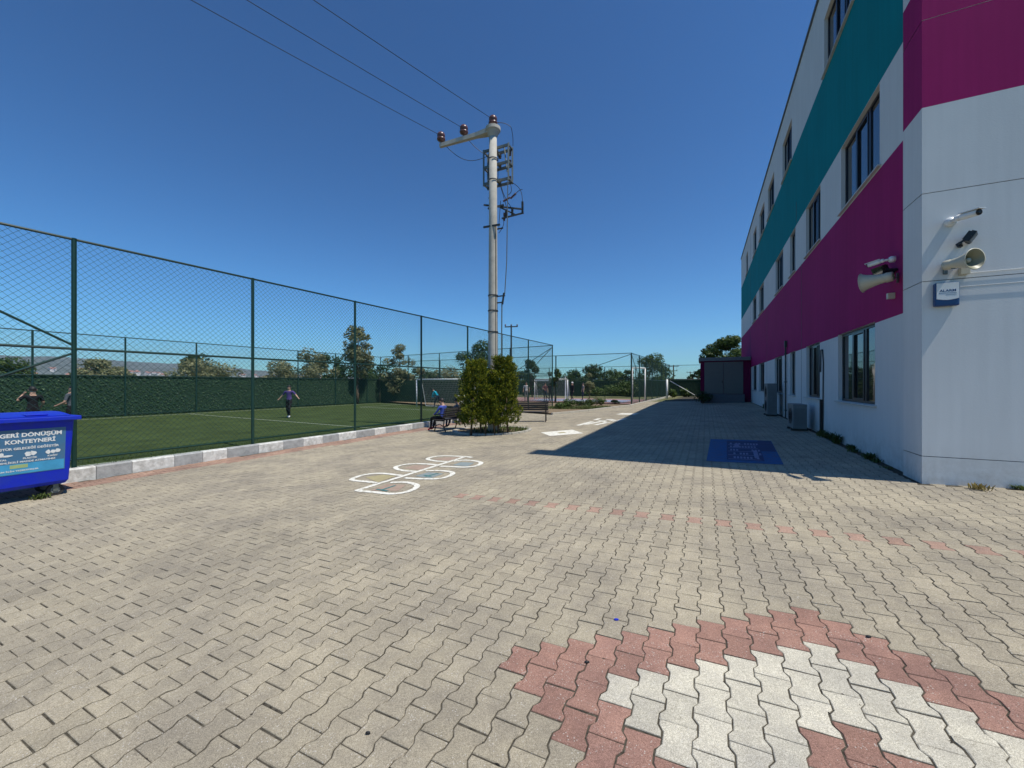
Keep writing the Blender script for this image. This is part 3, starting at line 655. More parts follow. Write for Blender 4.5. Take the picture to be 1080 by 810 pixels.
    for wi,(a,b_,c,d,n) in enumerate(wins):
        X=XS+.10; fr=MB(); t=.055
        fr.box((X-.02,a,c),(X+.03,b_,c+t)); fr.box((X-.02,a,d-t),(X+.03,b_,d)); fr.box((X-.021,a,c+t),(X+.03,a+t,d-t)); fr.box((X-.021,b_-t,c+t),(X+.03,b_,d-t))
        for i in range(1,n):
            y=a+(b_-a)*i/n; fr.box((X-.021,y-.05,c+t),(X+.03,y+.05,d-t))
        if n==3:
            y0=a+(b_-a)/3+.05;y1=a+(b_-a)*2/3-.05
            for yy in (y0,y1-.045): fr.box((X-.035,yy,c+t+.002),(X-.0215,yy+.045,d-t-.002))
            for zz in (c+t+.002,d-t-.05): fr.box((X-.036,y0+.045,zz),(X-.0215,y1-.045,zz+.045))
        fo=fr.build('window',M['frame'],root)
        for i in range(n):
            y0=a+(b_-a)*i/n+(.05 if i else t);y1=a+(b_-a)*(i+1)/n-(.05 if i<n-1 else t)
            p=MB(); p.box((X,y0,c+t),(X+.008,y1,d-t)); p.build('pane',M['glass'],fo)
        s=MB(); s.box((XS-.06,a-.08,c-.035),(XS+.12,b_+.08,c-.003)); s.build('sill',M['sill'],fo,False,.004)
    # rain pipe
    mb=MB(); mb.tube((XS-.05,10.75,.25),(XS-.05,10.75,3.05),.028,None,10)
    for z in (.6,1.7,2.8): mb.lathe([(.048,-.02),(.052,0),(.048,.02)],(XS-.05,10.75,z),(0,0,1),10)
    mb.box((XS-.09,10.7,3.05),(XS-.002,10.8,3.3)); mb.build('rain_pipe',M['darksteel'],root)
    mb=MB(); 
    for a,b_ in (((XS-.02,5.55,.35),(XS-.02,5.5,2.2)),((XS-.02,5.5,2.2),(XS-.02,5.58,2.55)),((XS-.02,5.58,2.55),(XS-.02,5.75,2.55)),((XS-.02,5.75,2.55),(XS-.02,5.78,1.95))): mb.tube(a,b_,.014,None,6)
    mb.tube((XS-.04,5.62,.25),(XS-.04,5.62,1.2),.035,None,8); mb.build('wall_cable',M['cable'],root)
    # added thin white tubes standing in for the light panel joint edges
    mb=MB(); mb.tube((.45,-.012,3.16),(13.9,-.012,3.16),.004,None,6); mb.tube((.25,-.012,2.98),(13.9,-.012,3.0),.003,None,6); mb.build('joint_edge_line',M['white'],root)
    return root
sch=school()
# annex at the far end
def annex():
    c=bl(0,23.6); root=empty('annex_shed',c,FA,'small flat roofed annex with grey double door and magenta frame','shed')
    z0=gz(c.x,c.y)-.2; x0,x1=-3.05,.05; H=3.25
    mb=MB(); mb.box((x0,.05,z0),(x1,3.4,H)); mb.build('wall',M['maroon'],root)
    mb=MB(); mb.box((x0-.12,-.12,H),(x1,3.5,H+.24)); mb.build('roof',M['coping'],root)
    mb=MB(); dz=z0+.75; mid=(x0+.25+x1-.45)/2
    mb.box((x0+.25,0,dz),(mid-.01,.047,H-.08)); mb.box((mid+.01,0,dz),(x1-.45,.047,H-.08)); d=mb.build('double_door',M['doorgrey'],root)
    mb=MB(); mb.tube((mid-.07,-.05,1.7),(mid-.07,-.05,1.85),.02); mb.tube((mid-.07,0,1.78),(mid-.07,-.05,1.78),.012); mb.build('handle',M['black'],d)
    mb=MB(); mb.box((x0+.2,-.5,z0),(x1-.4,.04,dz-.02)); mb.build('step',M['joint'],root)
annex()
# ---------------------------------------------------------------- air conditioners
def ac(y0,ln,h,z0,label,dep=.34):
    c=bl(-.30,y0+ln/2); g=gz(c.x,c.y); root=empty('air_conditioner',(c.x,c.y,g),FA,label,'air conditioner','outdoor air conditioner units')
    mb=MB(); mb.box((-dep/2,-ln/2,z0),(dep/2,ln/2,h)); mb.build('casing',M['acgrey'],root,False,.012)
    for k in range(2 if h>1 else 1):
        cz=z0+(h-z0)*(.27+.46*k if h>1 else .5); g2=MB(); r=.23
        for i in range(1,5): 
            rr=r*i/4
            pts=[(-dep/2-.012,math.cos(a)*rr-.08,cz+math.sin(a)*rr) for a in [2*math.pi*j/20 for j in range(21)]]; g2.path(pts,.006,4)
        for a in range(4): g2.tube((-dep/2-.012,-.08-math.cos(a*.785)*r,cz-math.sin(a*.785)*r),(-dep/2-.012,-.08+math.cos(a*.785)*r,cz+math.sin(a*.785)*r),.005,None,4)
        g2.build('fan_grille',M['black'],root)
    for s in (-1,1):
        mb=MB(); mb.box((-dep/2-.03,s*ln*.35-.03,0),(dep/2+.03,s*ln*.35+.03,z0-.002)); mb.build('foot',M['darksteel'],root)
    mb=MB(); 
    for i in range(9): mb.box((-dep/2+.04+i*.03,-ln/2-.006,z0+.1),(-dep/2+.052+i*.03,-ln/2-.0005,h-.12))
    mb.build('side_fins',M['coping'],root)
ac(11.55,1.0,1.35,.06,'tall pale air conditioner unit standing by the wall further away')
ac(6.35,.85,.78,.06,'low pale air conditioner unit standing by the wall nearer the corner')
# ---------------------------------------------------------------- wall gadgets (local frame of the building)
def horn(loc,axis,label,wallp,sc=1):
    root=empty('horn_speaker',loc,0,label,'loudspeaker'); ax=Vector(axis).normalized()
    mb=MB(); pr=[(.05,-.20),(.075,-.19),(.078,-.11),(.070,-.10),(.080,-.02),(.096,.05),(.115,.12),(.136,.165),(.150,.185),(.156,.186),(.156,.194),(.146,.194),(.12,.172),(.085,.13),(.055,.06),(.03,.03)]
    mb.lathe([(r*sc,h*sc) for r,h in pr[:12]],(0,0,0),ax,28); mb.build('horn',M['cream'],root,True)
    mb=MB(); mb.lathe([(r*sc,h*sc) for r,h in pr[11:]],(0,0,0),ax,28); mb.build('horn_throat',M['hornin'],root,True)
    mb=MB(); mb.lathe([(0,.02*sc),(.028*sc,.03*sc),(.036*sc,.10*sc),(.03*sc,.125*sc),(0,.13*sc)],(0,0,0),ax,16); mb.build('plug',M['cream'],root,True)
    mb=MB(); w_=Vector(wallp)-Vector(loc); mb.beam(-ax*.06,w_*.98,.04,.01); mb.beam(-ax*.06+Vector((0,0,-.07)),-ax*.06+Vector((0,0,.0)),.05,.05); mb.beam(w_*.97+Vector((0,0,-.08)),w_*.97+Vector((0,0,.08)),.06,.012); mb.build('bracket',M['steel'],root)
    return root
T3=Vector((math.cos(FA),math.sin(FA),0)); W3=Vector((-math.sin(FA),math.cos(FA),0))
lc=bl(.29,-.24,3.27)
horn(lc,(T3*.45-W3*.89+Vector((0,0,-.04))),'cream horn loudspeaker on the front wall opening to the right',bl(.24,0,3.25),.90)
ls=bl(-.20,.98,3.38)
horn(ls,(-T3*.75+W3*.5+Vector((0,0,-.06))).normalized(),'weathered cream horn loudspeaker on the magenta side wall',bl(.08,.98,3.38),1.05)
def seccam(loc,d,label,base_n,sc=1.):
    root=empty('security_camera',loc,0,label,'security camera'); root.scale=(sc,)*3; d=Vector(d).normalized(); n_=Vector(base_n)
    mb=MB(); mb.lathe([(0,0),(.05,0),(.052,.05),(.04,.075),(0,.08)],-n_*.13,n_,20); mb.build('base',M['whitepl'],root,True)
    mb=MB(); mb.tube(-n_*.06,d*.04,.02,None,10); mb.lathe([(0,-.03),(.03,-.02),(.034,.01),(.02,.03),(0,.032)],d*.03,d,14); mb.build('arm',M['whitepl'],root,True)
    mb=MB(); mb.lathe([(0,.05),(.03,.052),(.034,.08),(.034,.22),(.0,.221)],(0,0,0),d,18); h=mb.build('housing',M['whitepl'],root,True)
    mb=MB(); mb.beam(d*.06+Vector((0,0,.036)),d*.26+Vector((0,0,.036)),.075,.008); mb.build('sun_shield',M['whitepl'],root)
    mb=MB(); mb.lathe([(0,.224),(.031,.224),(.031,.232),(0,.233)],(0,0,0),d,18); mb.build('lens',M['black'],root,True)
seccam(bl(.29,-.13,3.90),T3*.42-W3*.9+Vector((0,0,-.10)),'white bullet security camera high on the front wall above the horn',W3*-1*1.0,1.25)
seccam(bl(-.10,.98,3.70),-T3*.55+W3*.3+Vector((0,0,-.12)),'white bullet security camera on the magenta side wall',-T3)
def flood(loc,facing,label,wall,open_=True,sc=1.):
    root=empty('floodlight',loc,0,label,'floodlight'); root.scale=(sc,)*3; f=Vector(facing).normalized(); s=Vector((-f.y,f.x,0)).normalized(); u=f.cross(s)*-1
    mb=MB(); w_,h=.17,.12
    P=lambda a,b_,c: s*a+u*b_+f*c
    def bx(a0,a1,b0,b1,c0,c1,m): 
        vs=[P(a,b_,c) for c in (c0,c1) for a,b_ in ((a0,b0),(a1,b0),(a1,b1),(a0,b1))]; m.add(vs,[(0,3,2,1),(4,5,6,7),(0,1,5,4),(1,2,6,5),(2,3,7,6),(3,0,4,7)])
    bx(-w_/2,w_/2,-h/2,h/2,-.03,.012,mb)
    for i in range(6): bx(-w_/2+.01+i*.028,-w_/2+.018+i*.028,-h/2+.01,h/2-.01,-.055,-.031,mb)
    mb.build('housing',M['black'],root)
    mb=MB(); bx(-w_/2+.015,w_/2-.015,-h/2+.015,h/2-.015,.0125,.017,mb); mb.build('front_glass',M['acgrey'] if open_ else M['glass'],root)
    mb=MB(); wv=(Vector(wall)-Vector(loc))/sc
    for q in (-1,1): mb.beam(s*q*(w_/2+.008),s*q*(w_/2+.008)+wv*.8,.006,.025)
    mb.beam(-s*(w_/2+.01)+wv*.8,s*(w_/2+.01)+wv*.8,.03,.02); mb.beam(wv*.8,wv*1.0,.05,.05); mb.build('bracket',M['black'],root)
flood(bl(.46,-.12,3.62),T3*.72-W3*.35+Vector((0,0,-.5)),'small black floodlight tilted on the front wall between camera and horn',bl(.37,-.005,3.55),True,1.15)
flood(bl(-.12,1.15,3.55),-T3*.9-W3*.3+Vector((0,0,-.35)),'black floodlight on the magenta side wall above the weathered horn',bl(.07,1.15,3.53),False,1.45)
def alarm():
    loc=bl(.235,-.004,2.88); root=empty('alarm_box',loc,FA,'white and blue alarm siren box below the horn on the front wall','alarm box')
    w_,h,d=.25,.33,.075
    mb=MB(); mb.box((-w_/2,-d,-h/2),(w_/2,0,h/2)); mb.build('back_case',M['navypl'],root,False,.015)
    mb=MB(); P=[]; n=12
    top=[(-w_/2+.012,h/2-.01),(w_/2-.012,h/2-.01)]
    low=[(w_/2-.012-(w_-.024)*i/n, -h/2+.10-.018*math.sin(math.pi*i/n)) for i in range(n+1)]
    poly=top+low; vs=[(x,-d-.008,z) for x,z in poly]+[(x,-d+.002,z) for x,z in poly]; k=len(poly)
    mb.add(vs,[tuple(range(k))[::-1]]+[(i,(i+1)%k,k+(i+1)%k,k+i) for i in range(k)]); fp=mb.build('front_cover',M['whitepl'],root)
    text_mesh('ALARM',.046,'lettering','navypl',fp,(0,-d-.0085,.045),(rad(90),0,0),.001,bold=.001,sx=1.15)
    mb=MB(); mb.box((-.09,-d-.0095,.010),(.09,-d-.0078,.014)); mb.box((-.02,-d-.0095,-.012),(.09,-d-.0078,-.009)); mb.build('rule',M['navypl'],fp)
alarm()
def jbox():
    for (p,rz,lab) in ((bl(.42,-.035,3.19),FA,'small beige junction box under the front wall horn'),(bl(.035,1.16,3.12),FA,'small cream junction box under the side wall horn')):
        mb=MB(); mb.box((-.05,-.035,-.05),(.05,.035,.05)); o=mb.build('junction_box',M['cream'],None,False,.006); o.location=p; o.rotation_euler=(0,0,rz); tag(o,lab,'junction box')
jbox()
# ---------------------------------------------------------------- utility pole
PX=Vector((-.68,14.1,0)); pg=gz(-.68,14.1)
def utility_pole():
    root=empty('utility_pole',(PX.x,PX.y,pg),0,'tall tapered concrete utility pole carrying a switch frame','utility pole')
    top=10.75-pg
    mb=MB(); mb.lathe([(.195,-.2),(.185,1.5),(.165,4.5),(.148,7.5),(.135,top),(0,top)],(0,0,0),(0,0,1),28); mb.build('shaft',M['polec'],root,True)
    arm=Vector((math.cos(rad(156.5)),math.sin(rad(156.5)),0)); pp=Vector((-arm.y,arm.x,0))
    mb=MB(); mb.lathe([(.14,top-.30),(.22,top-.12),(.27,top-.07),(.27,top+.04),(.0,top+.05)],(0,0,0),(0,0,1),24)
    a=arm*.15+Vector((0,0,top-.06)); b_=arm*2.25+Vector((0,0,top-.05))
    vs=[]
    for c,wd,hh in ((a,.30,.085),(arm*.7+Vector((0,0,top-.055)),.15,.075),(b_,.11,.07)):
        for i,j in ((-1,-1),(1,-1),(1,1),(-1,1)): vs.append(c+pp*i*wd/2+Vector((0,0,j*hh)))
    fs=[]
    for k in (0,4): fs+=[(k,k+1,k+5,k+4),(k+1,k+2,k+6,k+5),(k+2,k+3,k+7,k+6),(k+3,k,k+4,k+7)]
    fs+=[(8,9,10,11)]; mb.add(vs,fs); mb.build('crossarm',M['polec'],root)
    ins=[]
    for d_,zz in ((2.2,top+.02),(1.2,top+.03),(0,top+.05)):
        c=arm*d_+Vector((0,0,zz)); m2=MB()
        m2.lathe([(.035,0),(.035,.07),(.09,.08),(.155,.13),(.165,.18),(.10,.20),(.145,.25),(.155,.31),(.13,.38),(.07,.43),(0,.45)],c,(0,0,1),18); m2.build('insulator',M['insul'],root,True)
        ins.append(root.location+c+Vector((0,0,.30)))
    for z in (.9*top,.83*top,.45*top,.40*top,.33*top):
        m2=MB(); r=.155+.0035*(top-z); m2.lathe([(r,-.02),(r+.008,-.02),(r+.008,.02),(r,.02)],(0,0,z),(0,0,1),24); m2.build('band',M['darksteel'],root)
    # switch frame behind the pole
    T2=Vector((math.cos(rad(-26)),math.sin(rad(-26)),0)); B2=Vector((-T2.y,T2.x,0))
    zc0,zc1=top-1.78,top-.58; fr=MB()
    def Pt(x,y,z): return T2*x+B2*y+Vector((0,0,z))
    x0,x1,y0,y1=-.50,.52,.20,.52
    for y in (y0,y1):
        for z in (zc0,(zc0+zc1)/2,zc1): fr.beam(Pt(x0,y,z),Pt(x1,y,z),.05,.09)
        for x in (x0,x1): fr.beam(Pt(x,y,zc0-.06),Pt(x,y,zc1+.06),.06,.06)
    for x in (x0,x1):
        for z in (zc0,(zc0+zc1)/2,zc1): fr.beam(Pt(x,y0,z),Pt(x,y1,z),.05,.05)
    fr.beam(Pt(0,.1,zc0+.1),Pt(0,.5,zc0+.1),.1,.1); fr.beam(Pt(0,.1,zc1-.1),Pt(0,.5,zc1-.1),.1,.1)
    swf=fr.build('switch_frame',M['steel'],root)
    for x in (-.36,.02,.42):
        for z in (zc0+.06,(zc0+zc1)/2+.05,zc1-.22):
            m2=MB(); pr=[(.03,0)]
            for i in range(4): pr+=[(.03,i*.045+.005),(.062,i*.045+.02),(.03,i*.045+.035)]
            m2.lathe(pr+[(.0,.2)],Pt(x,y1-.02,z+.0),Vector((0,0,1)),12); m2.build('insulator',M['insul'],swf,True)
        m2=MB(); m2.tube(Pt(x+.05,y0+.05,zc0+.15),Pt(x+.05,y0+.05,zc1-.05),.012); m2.tube(Pt(x+.05,y0+.05,zc1-.1),Pt(x,y1,zc1-.02),.012); m2.build('switch_blade',M['darksteel'],swf)
    m2=MB(); m2.tube(Pt(.3,y0+.1,zc1),Pt(.42,y0+.1,zc0+.3),.022); m2.build('operating_rod',M['steel'],swf)
    # lower brackets with arresters and cable ends
    z2=top-2.72
    lb=MB(); lb.beam(Pt(-.32,-.12,z2+.02),Pt(.9,.55,z2-.1),.05,.05); lb.beam(Pt(-.30,.16,z2),Pt(.35,.16,z2),.04,.06); lb.beam(Pt(-.32,-.12,z2-.78),Pt(.34,-.12,z2-.80),.05,.06); lb.beam(Pt(-.2,.2,z2-.8),Pt(.3,.2,z2-.8),.04,.04)
    lb.beam(Pt(.25,.2,z2-.45),Pt(1.05,.35,z2-.34),.04,.05); lb.beam(Pt(.2,.2,z2-.05),Pt(.75,.4,z2-.35),.03,.04)
    low=lb.build('lower_bracket',M['darksteel'],root)
    for (a_,b2,r) in (((.28,.25,z2+.18),(.55,.3,z2+.30),.05),((.55,.3,z2+.25),(.78,.3,z2+.40),.05),((.4,.25,z2-.42),(.4,.25,z2-.12),.055),((.62,.3,z2-.40),(.62,.3,z2-.12),.055),((1.0,.35,z2-.34),(1.0,.35,z2+.08),.05),((.3,.3,z2-.5),(.3,.3,z2-.2),.05)):
        p,q=Pt(*a_),Pt(*b2); L=(q-p).length; n_=int(L/.045); pr=[(r*.5,0)]
        for i in range(n_): pr+=[(r*.55,i*L/n_+.004),(r,i*L/n_+.018),(r*.55,i*L/n_+.034)]
        m2=MB(); m2.lathe(pr+[(0,L)],p,(q-p),12); m2.build('arrester',M['black'] if r>.052 or L>.4 else M['insul'],low,True)
    cb=MB()
    def arc(a_,b2,sag,side=0,n=10):
        a_=Pt(*a_);b2=Pt(*b2); pts=[a_.lerp(b2,i/n)+(Vector((0,0,-sag))+T2*side)*math.sin(math.pi*i/n) for i in range(n+1)]; cb.path(pts,.011,5)
    arc((.5,.5,zc0),(1.0,.35,z2+.08),-.05,.12); arc((.02,.5,zc0),(.42,.25,z2-.1),.05,.03); arc((.1,.45,zc0-.1),(.6,.3,z2-.1),.0,-.05); arc((.45,.45,zc0),(.4,.4,z2+.45),.1,.1); arc((.78,.3,z2+.40),(1.0,.35,z2+.5),-.03)
    arc((-.36,.5,zc0),(-.30,.2,zc0-.55),.05,.03); arc((-.2,.5,zc0),(-.28,.2,zc0-.45),.1,.05); arc((.25,.3,z2-.4),(.18,.1,z2-1.0),.0,.1); arc((.2,.2,z2+.2),(.18,.1,z2-.8),0,-.0)
    arc((.05,.05,top+.25),(.55,.35,top+.12),-.04,.06); arc((.55,.35,top+.12),(.55,.5,zc1+.1),.0,.03)
    p0=arm*2.2+Vector((0,0,top+.12)); p1=Pt(-.48,.5,zc1); pts=[p0.lerp(p1,i/12)-Vector((0,0,.42*math.sin(math.pi*i/12))) for i in range(13)]; cb.path(pts,.011,5)
    p0=arm*1.2+Vector((0,0,top+.12)); pts=[p0.lerp(p1,i/12)-Vector((0,0,.10*math.sin(math.pi*i/12))) for i in range(13)]; cb.path(pts,.011,5)
    cb.build('jumper_cable',M['cable'],root)
    m2=MB(); xo,yo=.42,-.0
    m2.path([Pt(.52,.15,zc0),Pt(.50,.1,top*.56),Pt(.46,.02,4.9)],.017,6)
    m2.path([Pt(.36,0,4.65),Pt(.34,0,2.2),Pt(.30,0,.2)],.022,6); m2.build('control_rod',M['steel'],root)
    m2=MB()
    for z in (4.85,4.62): m2.beam(Pt(.15,0,z),Pt(.48 if z>4.8 else .40,0,z),.04,.04)
    m2.beam(Pt(.44,0,4.95),Pt(.38,0,4.55),.05,.05); m2.build('rod_bracket',M['darksteel'],root)
    m2=MB(); m2.tube(Pt(.17,-.1,.3),Pt(.15,-.06,z2-.8),.012); m2.build('earth_wire',M['cable'],root)
    return ins
ins=utility_pole()
for (p,lab,dz) in zip(ins,('leftmost overhead wire running from the outer insulator of the crossarm','middle overhead wire running from the inner insulator of the crossarm','rightmost overhead wire running from the pole top insulator'),((0),(0),(0))):
    mb=MB(); d=Vector((-.648,-.762,0)); Lw=48; pts=[]
    for i in range(41):
        u=i/40; pts.append(p+d*Lw*u+Vector((0,0,.6*u-4*.95*u*(1-u))))
    mb.path([Vector(q)-p for q in pts],.009,5); o=mb.build('overhead_wire',M['cable']); o.location=p; tag(o,lab,'wire','overhead wires')
# planter around the pole
def planter():
    c=PLC; mb=MB(); n=30; R0,R1=1.12,1.27
    for i in range(n):
        a0,a1=2*math.pi*i/n+.01,2*math.pi*(i+1)/n-.01; P=[]
        for r in (R0,R1):
            for a in (a0,a1): x,y=c.x+r*1.15*math.cos(a),c.y+r*.95*math.sin(a); P.append((x,y,gz(x,y)))
        z0,z1=-.1,.05
        vs=[(p[0],p[1],p[2]+z0) for p in P]+[(p[0],p[1],p[2]+z1) for p in P]
        mb.add(vs,[(0,1,3,2),(4,6,7,5),(0,4,5,1),(2,3,7,6),(0,2,6,4),(1,5,7,3)])
    root=mb.build('planter_ring',M['concrete']); tag(root,'low pale kerb ring around the utility pole and conifers','planter')
    mb=MB(); vs=[(c.x,c.y,gz(c.x,c.y)+.06)]
    for i in range(n): a=2*math.pi*i/n; x,y=c.x+R0*1.15*math.cos(a),c.y+R0*.95*math.sin(a); vs.append((x,y,gz(x,y)+.02))
    mb.add(vs,[(0,1+i,1+(i+1)%n) for i in range(n)]); mb.build('soil',M['soil'],root)
planter()
def grassy(name,cx,cy,rx,ry,n,h,matn,label,kind='stuff',cat='grass'):
    mb=MB()
    for _ in range(n):
        a=random.uniform(0,6.28); r=math.sqrt(random.random()); x,y=cx+rx*r*math.cos(a),cy+ry*r*math.sin(a); p=Vector((x,y,gz(x,y)))
        hh=h*random.uniform(.4,1.2); d=Vector((random.gauss(0,1),random.gauss(0,1),0)).normalized(); s=Vector((-d.y,d.x,0))*.012; m_=p+d*hh*.2+Vector((0,0,hh*.6)); t=p+d*hh*.55+Vector((0,0,hh))
        mb.add([p-s,p+s,m_+s*.8,t,m_-s*.8],[(0,1,2,4),(4,2,3)])
    return tag(mb.build(name,M[matn]),label,cat,kind=kind)
grassy('planter_grass',PLC.x+.25,PLC.y-.1,1.1,.85,900,.16,'weed','green grass tufts inside the kerb ring round the pole')
def conifer(x,y,h,wd,label,seed,lean=0):
    random.seed(seed); z0=gz(x,y); root=empty('conifer_shrub',(x,y,z0),0,label,'conifer','golden conifers at the utility pole')
    tk=MB(); 
    for i,dx in enumerate((-.18,.16)): tk.tube((dx,random.uniform(-.1,.1),-.1),(dx*.6,0,h*.55),.04,.02,7)
    tk.build('trunk',M['bark'],root,True); cl=MB()
    # upright sprays grouped into tufts over an uneven column
    for i in range(760):
        f=random.random()**.9; zz=.32+f*(h-.44); base=wd*(.80+.25*math.sin(min(1,f*1.25+.2)*math.pi*.9))*(1-.50*max(0,f-.72)/.28)
        a=random.uniform(0,6.28); r=base*random.uniform(.45,1.15)*(1+.20*math.sin(a*3+zz*5+seed)+.10*math.sin(a*7-zz*9)); c=Vector((math.cos(a)*r,math.sin(a)*r*.85,zz))
        out=Vector((math.cos(a),math.sin(a),.9)).normalized(); L=random.uniform(.13,.27)
        for j in range(44):
            t=random.random(); p=c+out*L*t+Vector((random.gauss(0,.024),random.gauss(0,.024),random.gauss(0,.022))); d=(out+Vector((random.gauss(0,.5),random.gauss(0,.5),random.gauss(0,.4)))).normalized()*random.uniform(.022,.05); s=d.orthogonal().normalized()*random.uniform(.008,.014)
            s=Matrix.Rotation(random.uniform(0,6.28),3,d)@s
            cl.add([p-s,p+s,p+d+s*.6,p+d*1.3,p+d-s*.6],[(0,1,2,4),(4,2,3)])
    cl.build('crown',M['cyp'],root)
conifer(-1.22,13.45,2.58,.43,'left golden green conifer in front of the pole',3)
conifer(-.30,13.5,2.66,.38,'right golden green conifer in front of the pole',11)
conifer(-.74,13.3,1.7,.30,'low conifer growing between the two taller ones',19)
random.seed(21)
# ---------------------------------------------------------------- benches
def bench(loc,rz,label,name='park_bench'):
    root=empty(name,loc,rz,label,'bench'); L=1.5
    for i in range(4):
        mb=MB(); mb.box((-L/2,-.20+i*.11,.42),(L/2,-.11+i*.11,.45)); mb.build('seat_slat',M['benchdark'],root)
    for i in range(4):
        mb=MB(); z=.52+i*.09; y=.25+i*.022; mb.box((-L/2,y,z),(L/2,y+.025,z+.075)); mb.build('back_slat',M['benchdark'],root)
    for s in (-1,1):
        mb=MB(); x=s*(L/2-.12)
        mb.path([(x,-.24,0),(x,-.16,.22),(x,-.2,.41)],.022,6); mb.path([(x,.30,0),(x,.18,.2),(x,.22,.41),(x,.33,.86)],.022,6); mb.beam((x,-.2,.40),(x,.23,.40),.035,.035); mb.path([(x,-.16,.22),(x,.0,.28),(x,.18,.2)],.016,6)
        mb.path([(x,-.2,.42),(x,-.2,.62),(x,.24,.64)],.018,6); mb.build('side_frame',M['black'],root)
    return root
b1=gp(474,456.5); b1=Vector((-2.35,14.95,0)); bench((b1.x,b1.y,gz(b1.x,b1.y)),PA+math.pi+math.pi*0+0 if False else PA-math.pi,'dark bench facing the pitch left of the conifers with people on it')
b2=gp(561,444.5); bench((b2.x,b2.y,b2.z),rad(172),'empty dark bench right of the conifers seen from behind')
# ---------------------------------------------------------------- people
def person(loc,rz,label,J,shirt,trousers,shoes='shoeb',hair='hair',sleeve=.5,shorts=False,h=1.65,long_hair=False):
    """J: joint dict in a local frame (x right, y forward, z up) for a 1.7 m figure; one skinned surface"""
    k=h/1.7
    D=dict(pel=(0,0,.92),wst=(0,0,1.08),che=(0,.01,1.30),nec=(0,.0,1.44),hd=(0,.02,1.52),top=(0,.02,1.66),
      shl=(-.18,0,1.38),ell=(-.24,.0,1.12),wrl=(-.25,.06,.88),hal=(-.25,.08,.80),shr=(.18,0,1.38),elr=(.24,.0,1.12),wrr=(.25,.06,.88),har=(.25,.08,.80),
      hil=(-.095,0,.88),knl=(-.10,.03,.48),anl=(-.10,0,.09),tol=(-.11,.14,.03),hir=(.095,0,.88),knr=(.10,.03,.48),anr=(.10,0,.09),tor=(.11,.14,.03))
    D.update(J)
    R_=dict(pel=.125,wst=.115,che=.145,nec=.055,hd=.085,top=.075,shl=.062,ell=.042,wrl=.028,hal=.034,shr=.062,elr=.042,wrr=.028,har=.034,hil=.085,knl=.058,anl=.038,tol=.034,hir=.085,knr=.058,anr=.038,tor=.034)
    E_=[('pel','wst'),('wst','che'),('che','nec'),('nec','hd'),('hd','top'),('che','shl'),('shl','ell'),('ell','wrl'),('wrl','hal'),('che','shr'),('shr','elr'),('elr','wrr'),('wrr','har'),
        ('pel','hil'),('hil','knl'),('knl','anl'),('anl','tol'),('pel','hir'),('hir','knr'),('knr','anr'),('anr','tor')]
    names=list(D); idx={n_:i for i,n_ in enumerate(names)}
    me=bpy.data.meshes.new('person'); me.from_pydata([Vector(D[n_])*k for n_ in names],[(idx[a],idx[b_]) for a,b_ in E_],[])
    tmp=bpy.data.objects.new('person',me); C.objects.link(tmp); md=tmp.modifiers.new('s','SKIN'); sv=me.skin_vertices[0].data
    for n_ in names:
        r=R_[n_]*k; sv[idx[n_]].radius=(r,r*(.72 if n_ in('che','wst','pel') else 1))
    for n_ in names: sv[idx[n_]].use_root=(n_=='pel')
    sb=tmp.modifiers.new('u','SUBSURF'); sb.levels=2; sb.render_levels=2
    dg=bpy.context.evaluated_depsgraph_get(); m2=bpy.data.meshes.new_from_object(tmp.evaluated_get(dg)); bpy.data.objects.remove(tmp)
    m2.name='body'; m2.materials.clear()
    for x in ('skin',shirt,trousers,shoes): m2.materials.append(M[x])
    segs=[(Vector(D[a])*k,Vector(D[b_])*k,(a,b_)) for a,b_ in E_]
    for p in m2.polygons:
        c=Vector(p.center); best=None
        for a,b_,nm in segs:
            d=b_-a; t=max(0,min(1,(c-a).dot(d)/d.length_squared)); q=(c-(a+d*t)).length-.0*t
            if best is None or q<best[0]: best=(q,nm,t)
        _,nm,t=best; mi=0
        if nm in(('pel','wst'),): mi=1 if t>.25 else 2
        elif nm in (('wst','che'),('che','shl'),('che','shr')): mi=1
        elif nm==('che','nec'): mi=1 if t<.75 else 0
        elif nm in(('shl','ell'),('shr','elr')): mi=1 if t<sleeve*1.6 else 0
        elif nm in(('ell','wrl'),('elr','wrr')): mi=1 if sleeve>.9 else 0
        elif nm in(('pel','hil'),('pel','hir'),('hil','knl'),('hir','knr')): mi=2
        elif nm in(('knl','anl'),('knr','anr')): mi=0 if shorts else 2
        elif nm[0] in('anl','anr'): mi=3
        p.material_index=mi; p.use_smooth=True
    root=empty('person',loc,rz,label,'person')
    o=bpy.data.objects.new('body',m2); C.objects.link(o); o.parent=root
    hd=Vector(D['hd'])*k; tp=Vector(D['top'])*k; c=hd.lerp(tp,.62); up=(tp-hd).normalized(); fw=Vector((0,1,0)); fw=(fw-up*fw.dot(up)).normalized(); sdv=fw.cross(up)
    hm=MB(); vs=[];fs=[]; n=16;mm=9
    for i in range(mm+1):
        th=(math.pi*.62)*i/mm
        for j in range(n):
            ph=2*math.pi*j/n; r=.102*k; fr=max(0,math.cos(ph)); cut=th*(1-.38*fr)
            q=c+up*math.cos(cut)*r*1.05+ (fw*math.cos(ph)*1.03+sdv*math.sin(ph)*.92)*math.sin(cut)*r - fw*.012*k
            if long_hair and i==mm: q=q-up*.12*k*(1 if fr<.3 else 0)
            vs.append(q)
    for i in range(mm):
        for j in range(n): fs.append((i*n+j,i*n+(j+1)%n,(i+1)*n+(j+1)%n,(i+1)*n+j))
    hm.add(vs,fs); hm.build('hair',M[hair],root,True)
    fm=MB(); e=c-up*.02*k
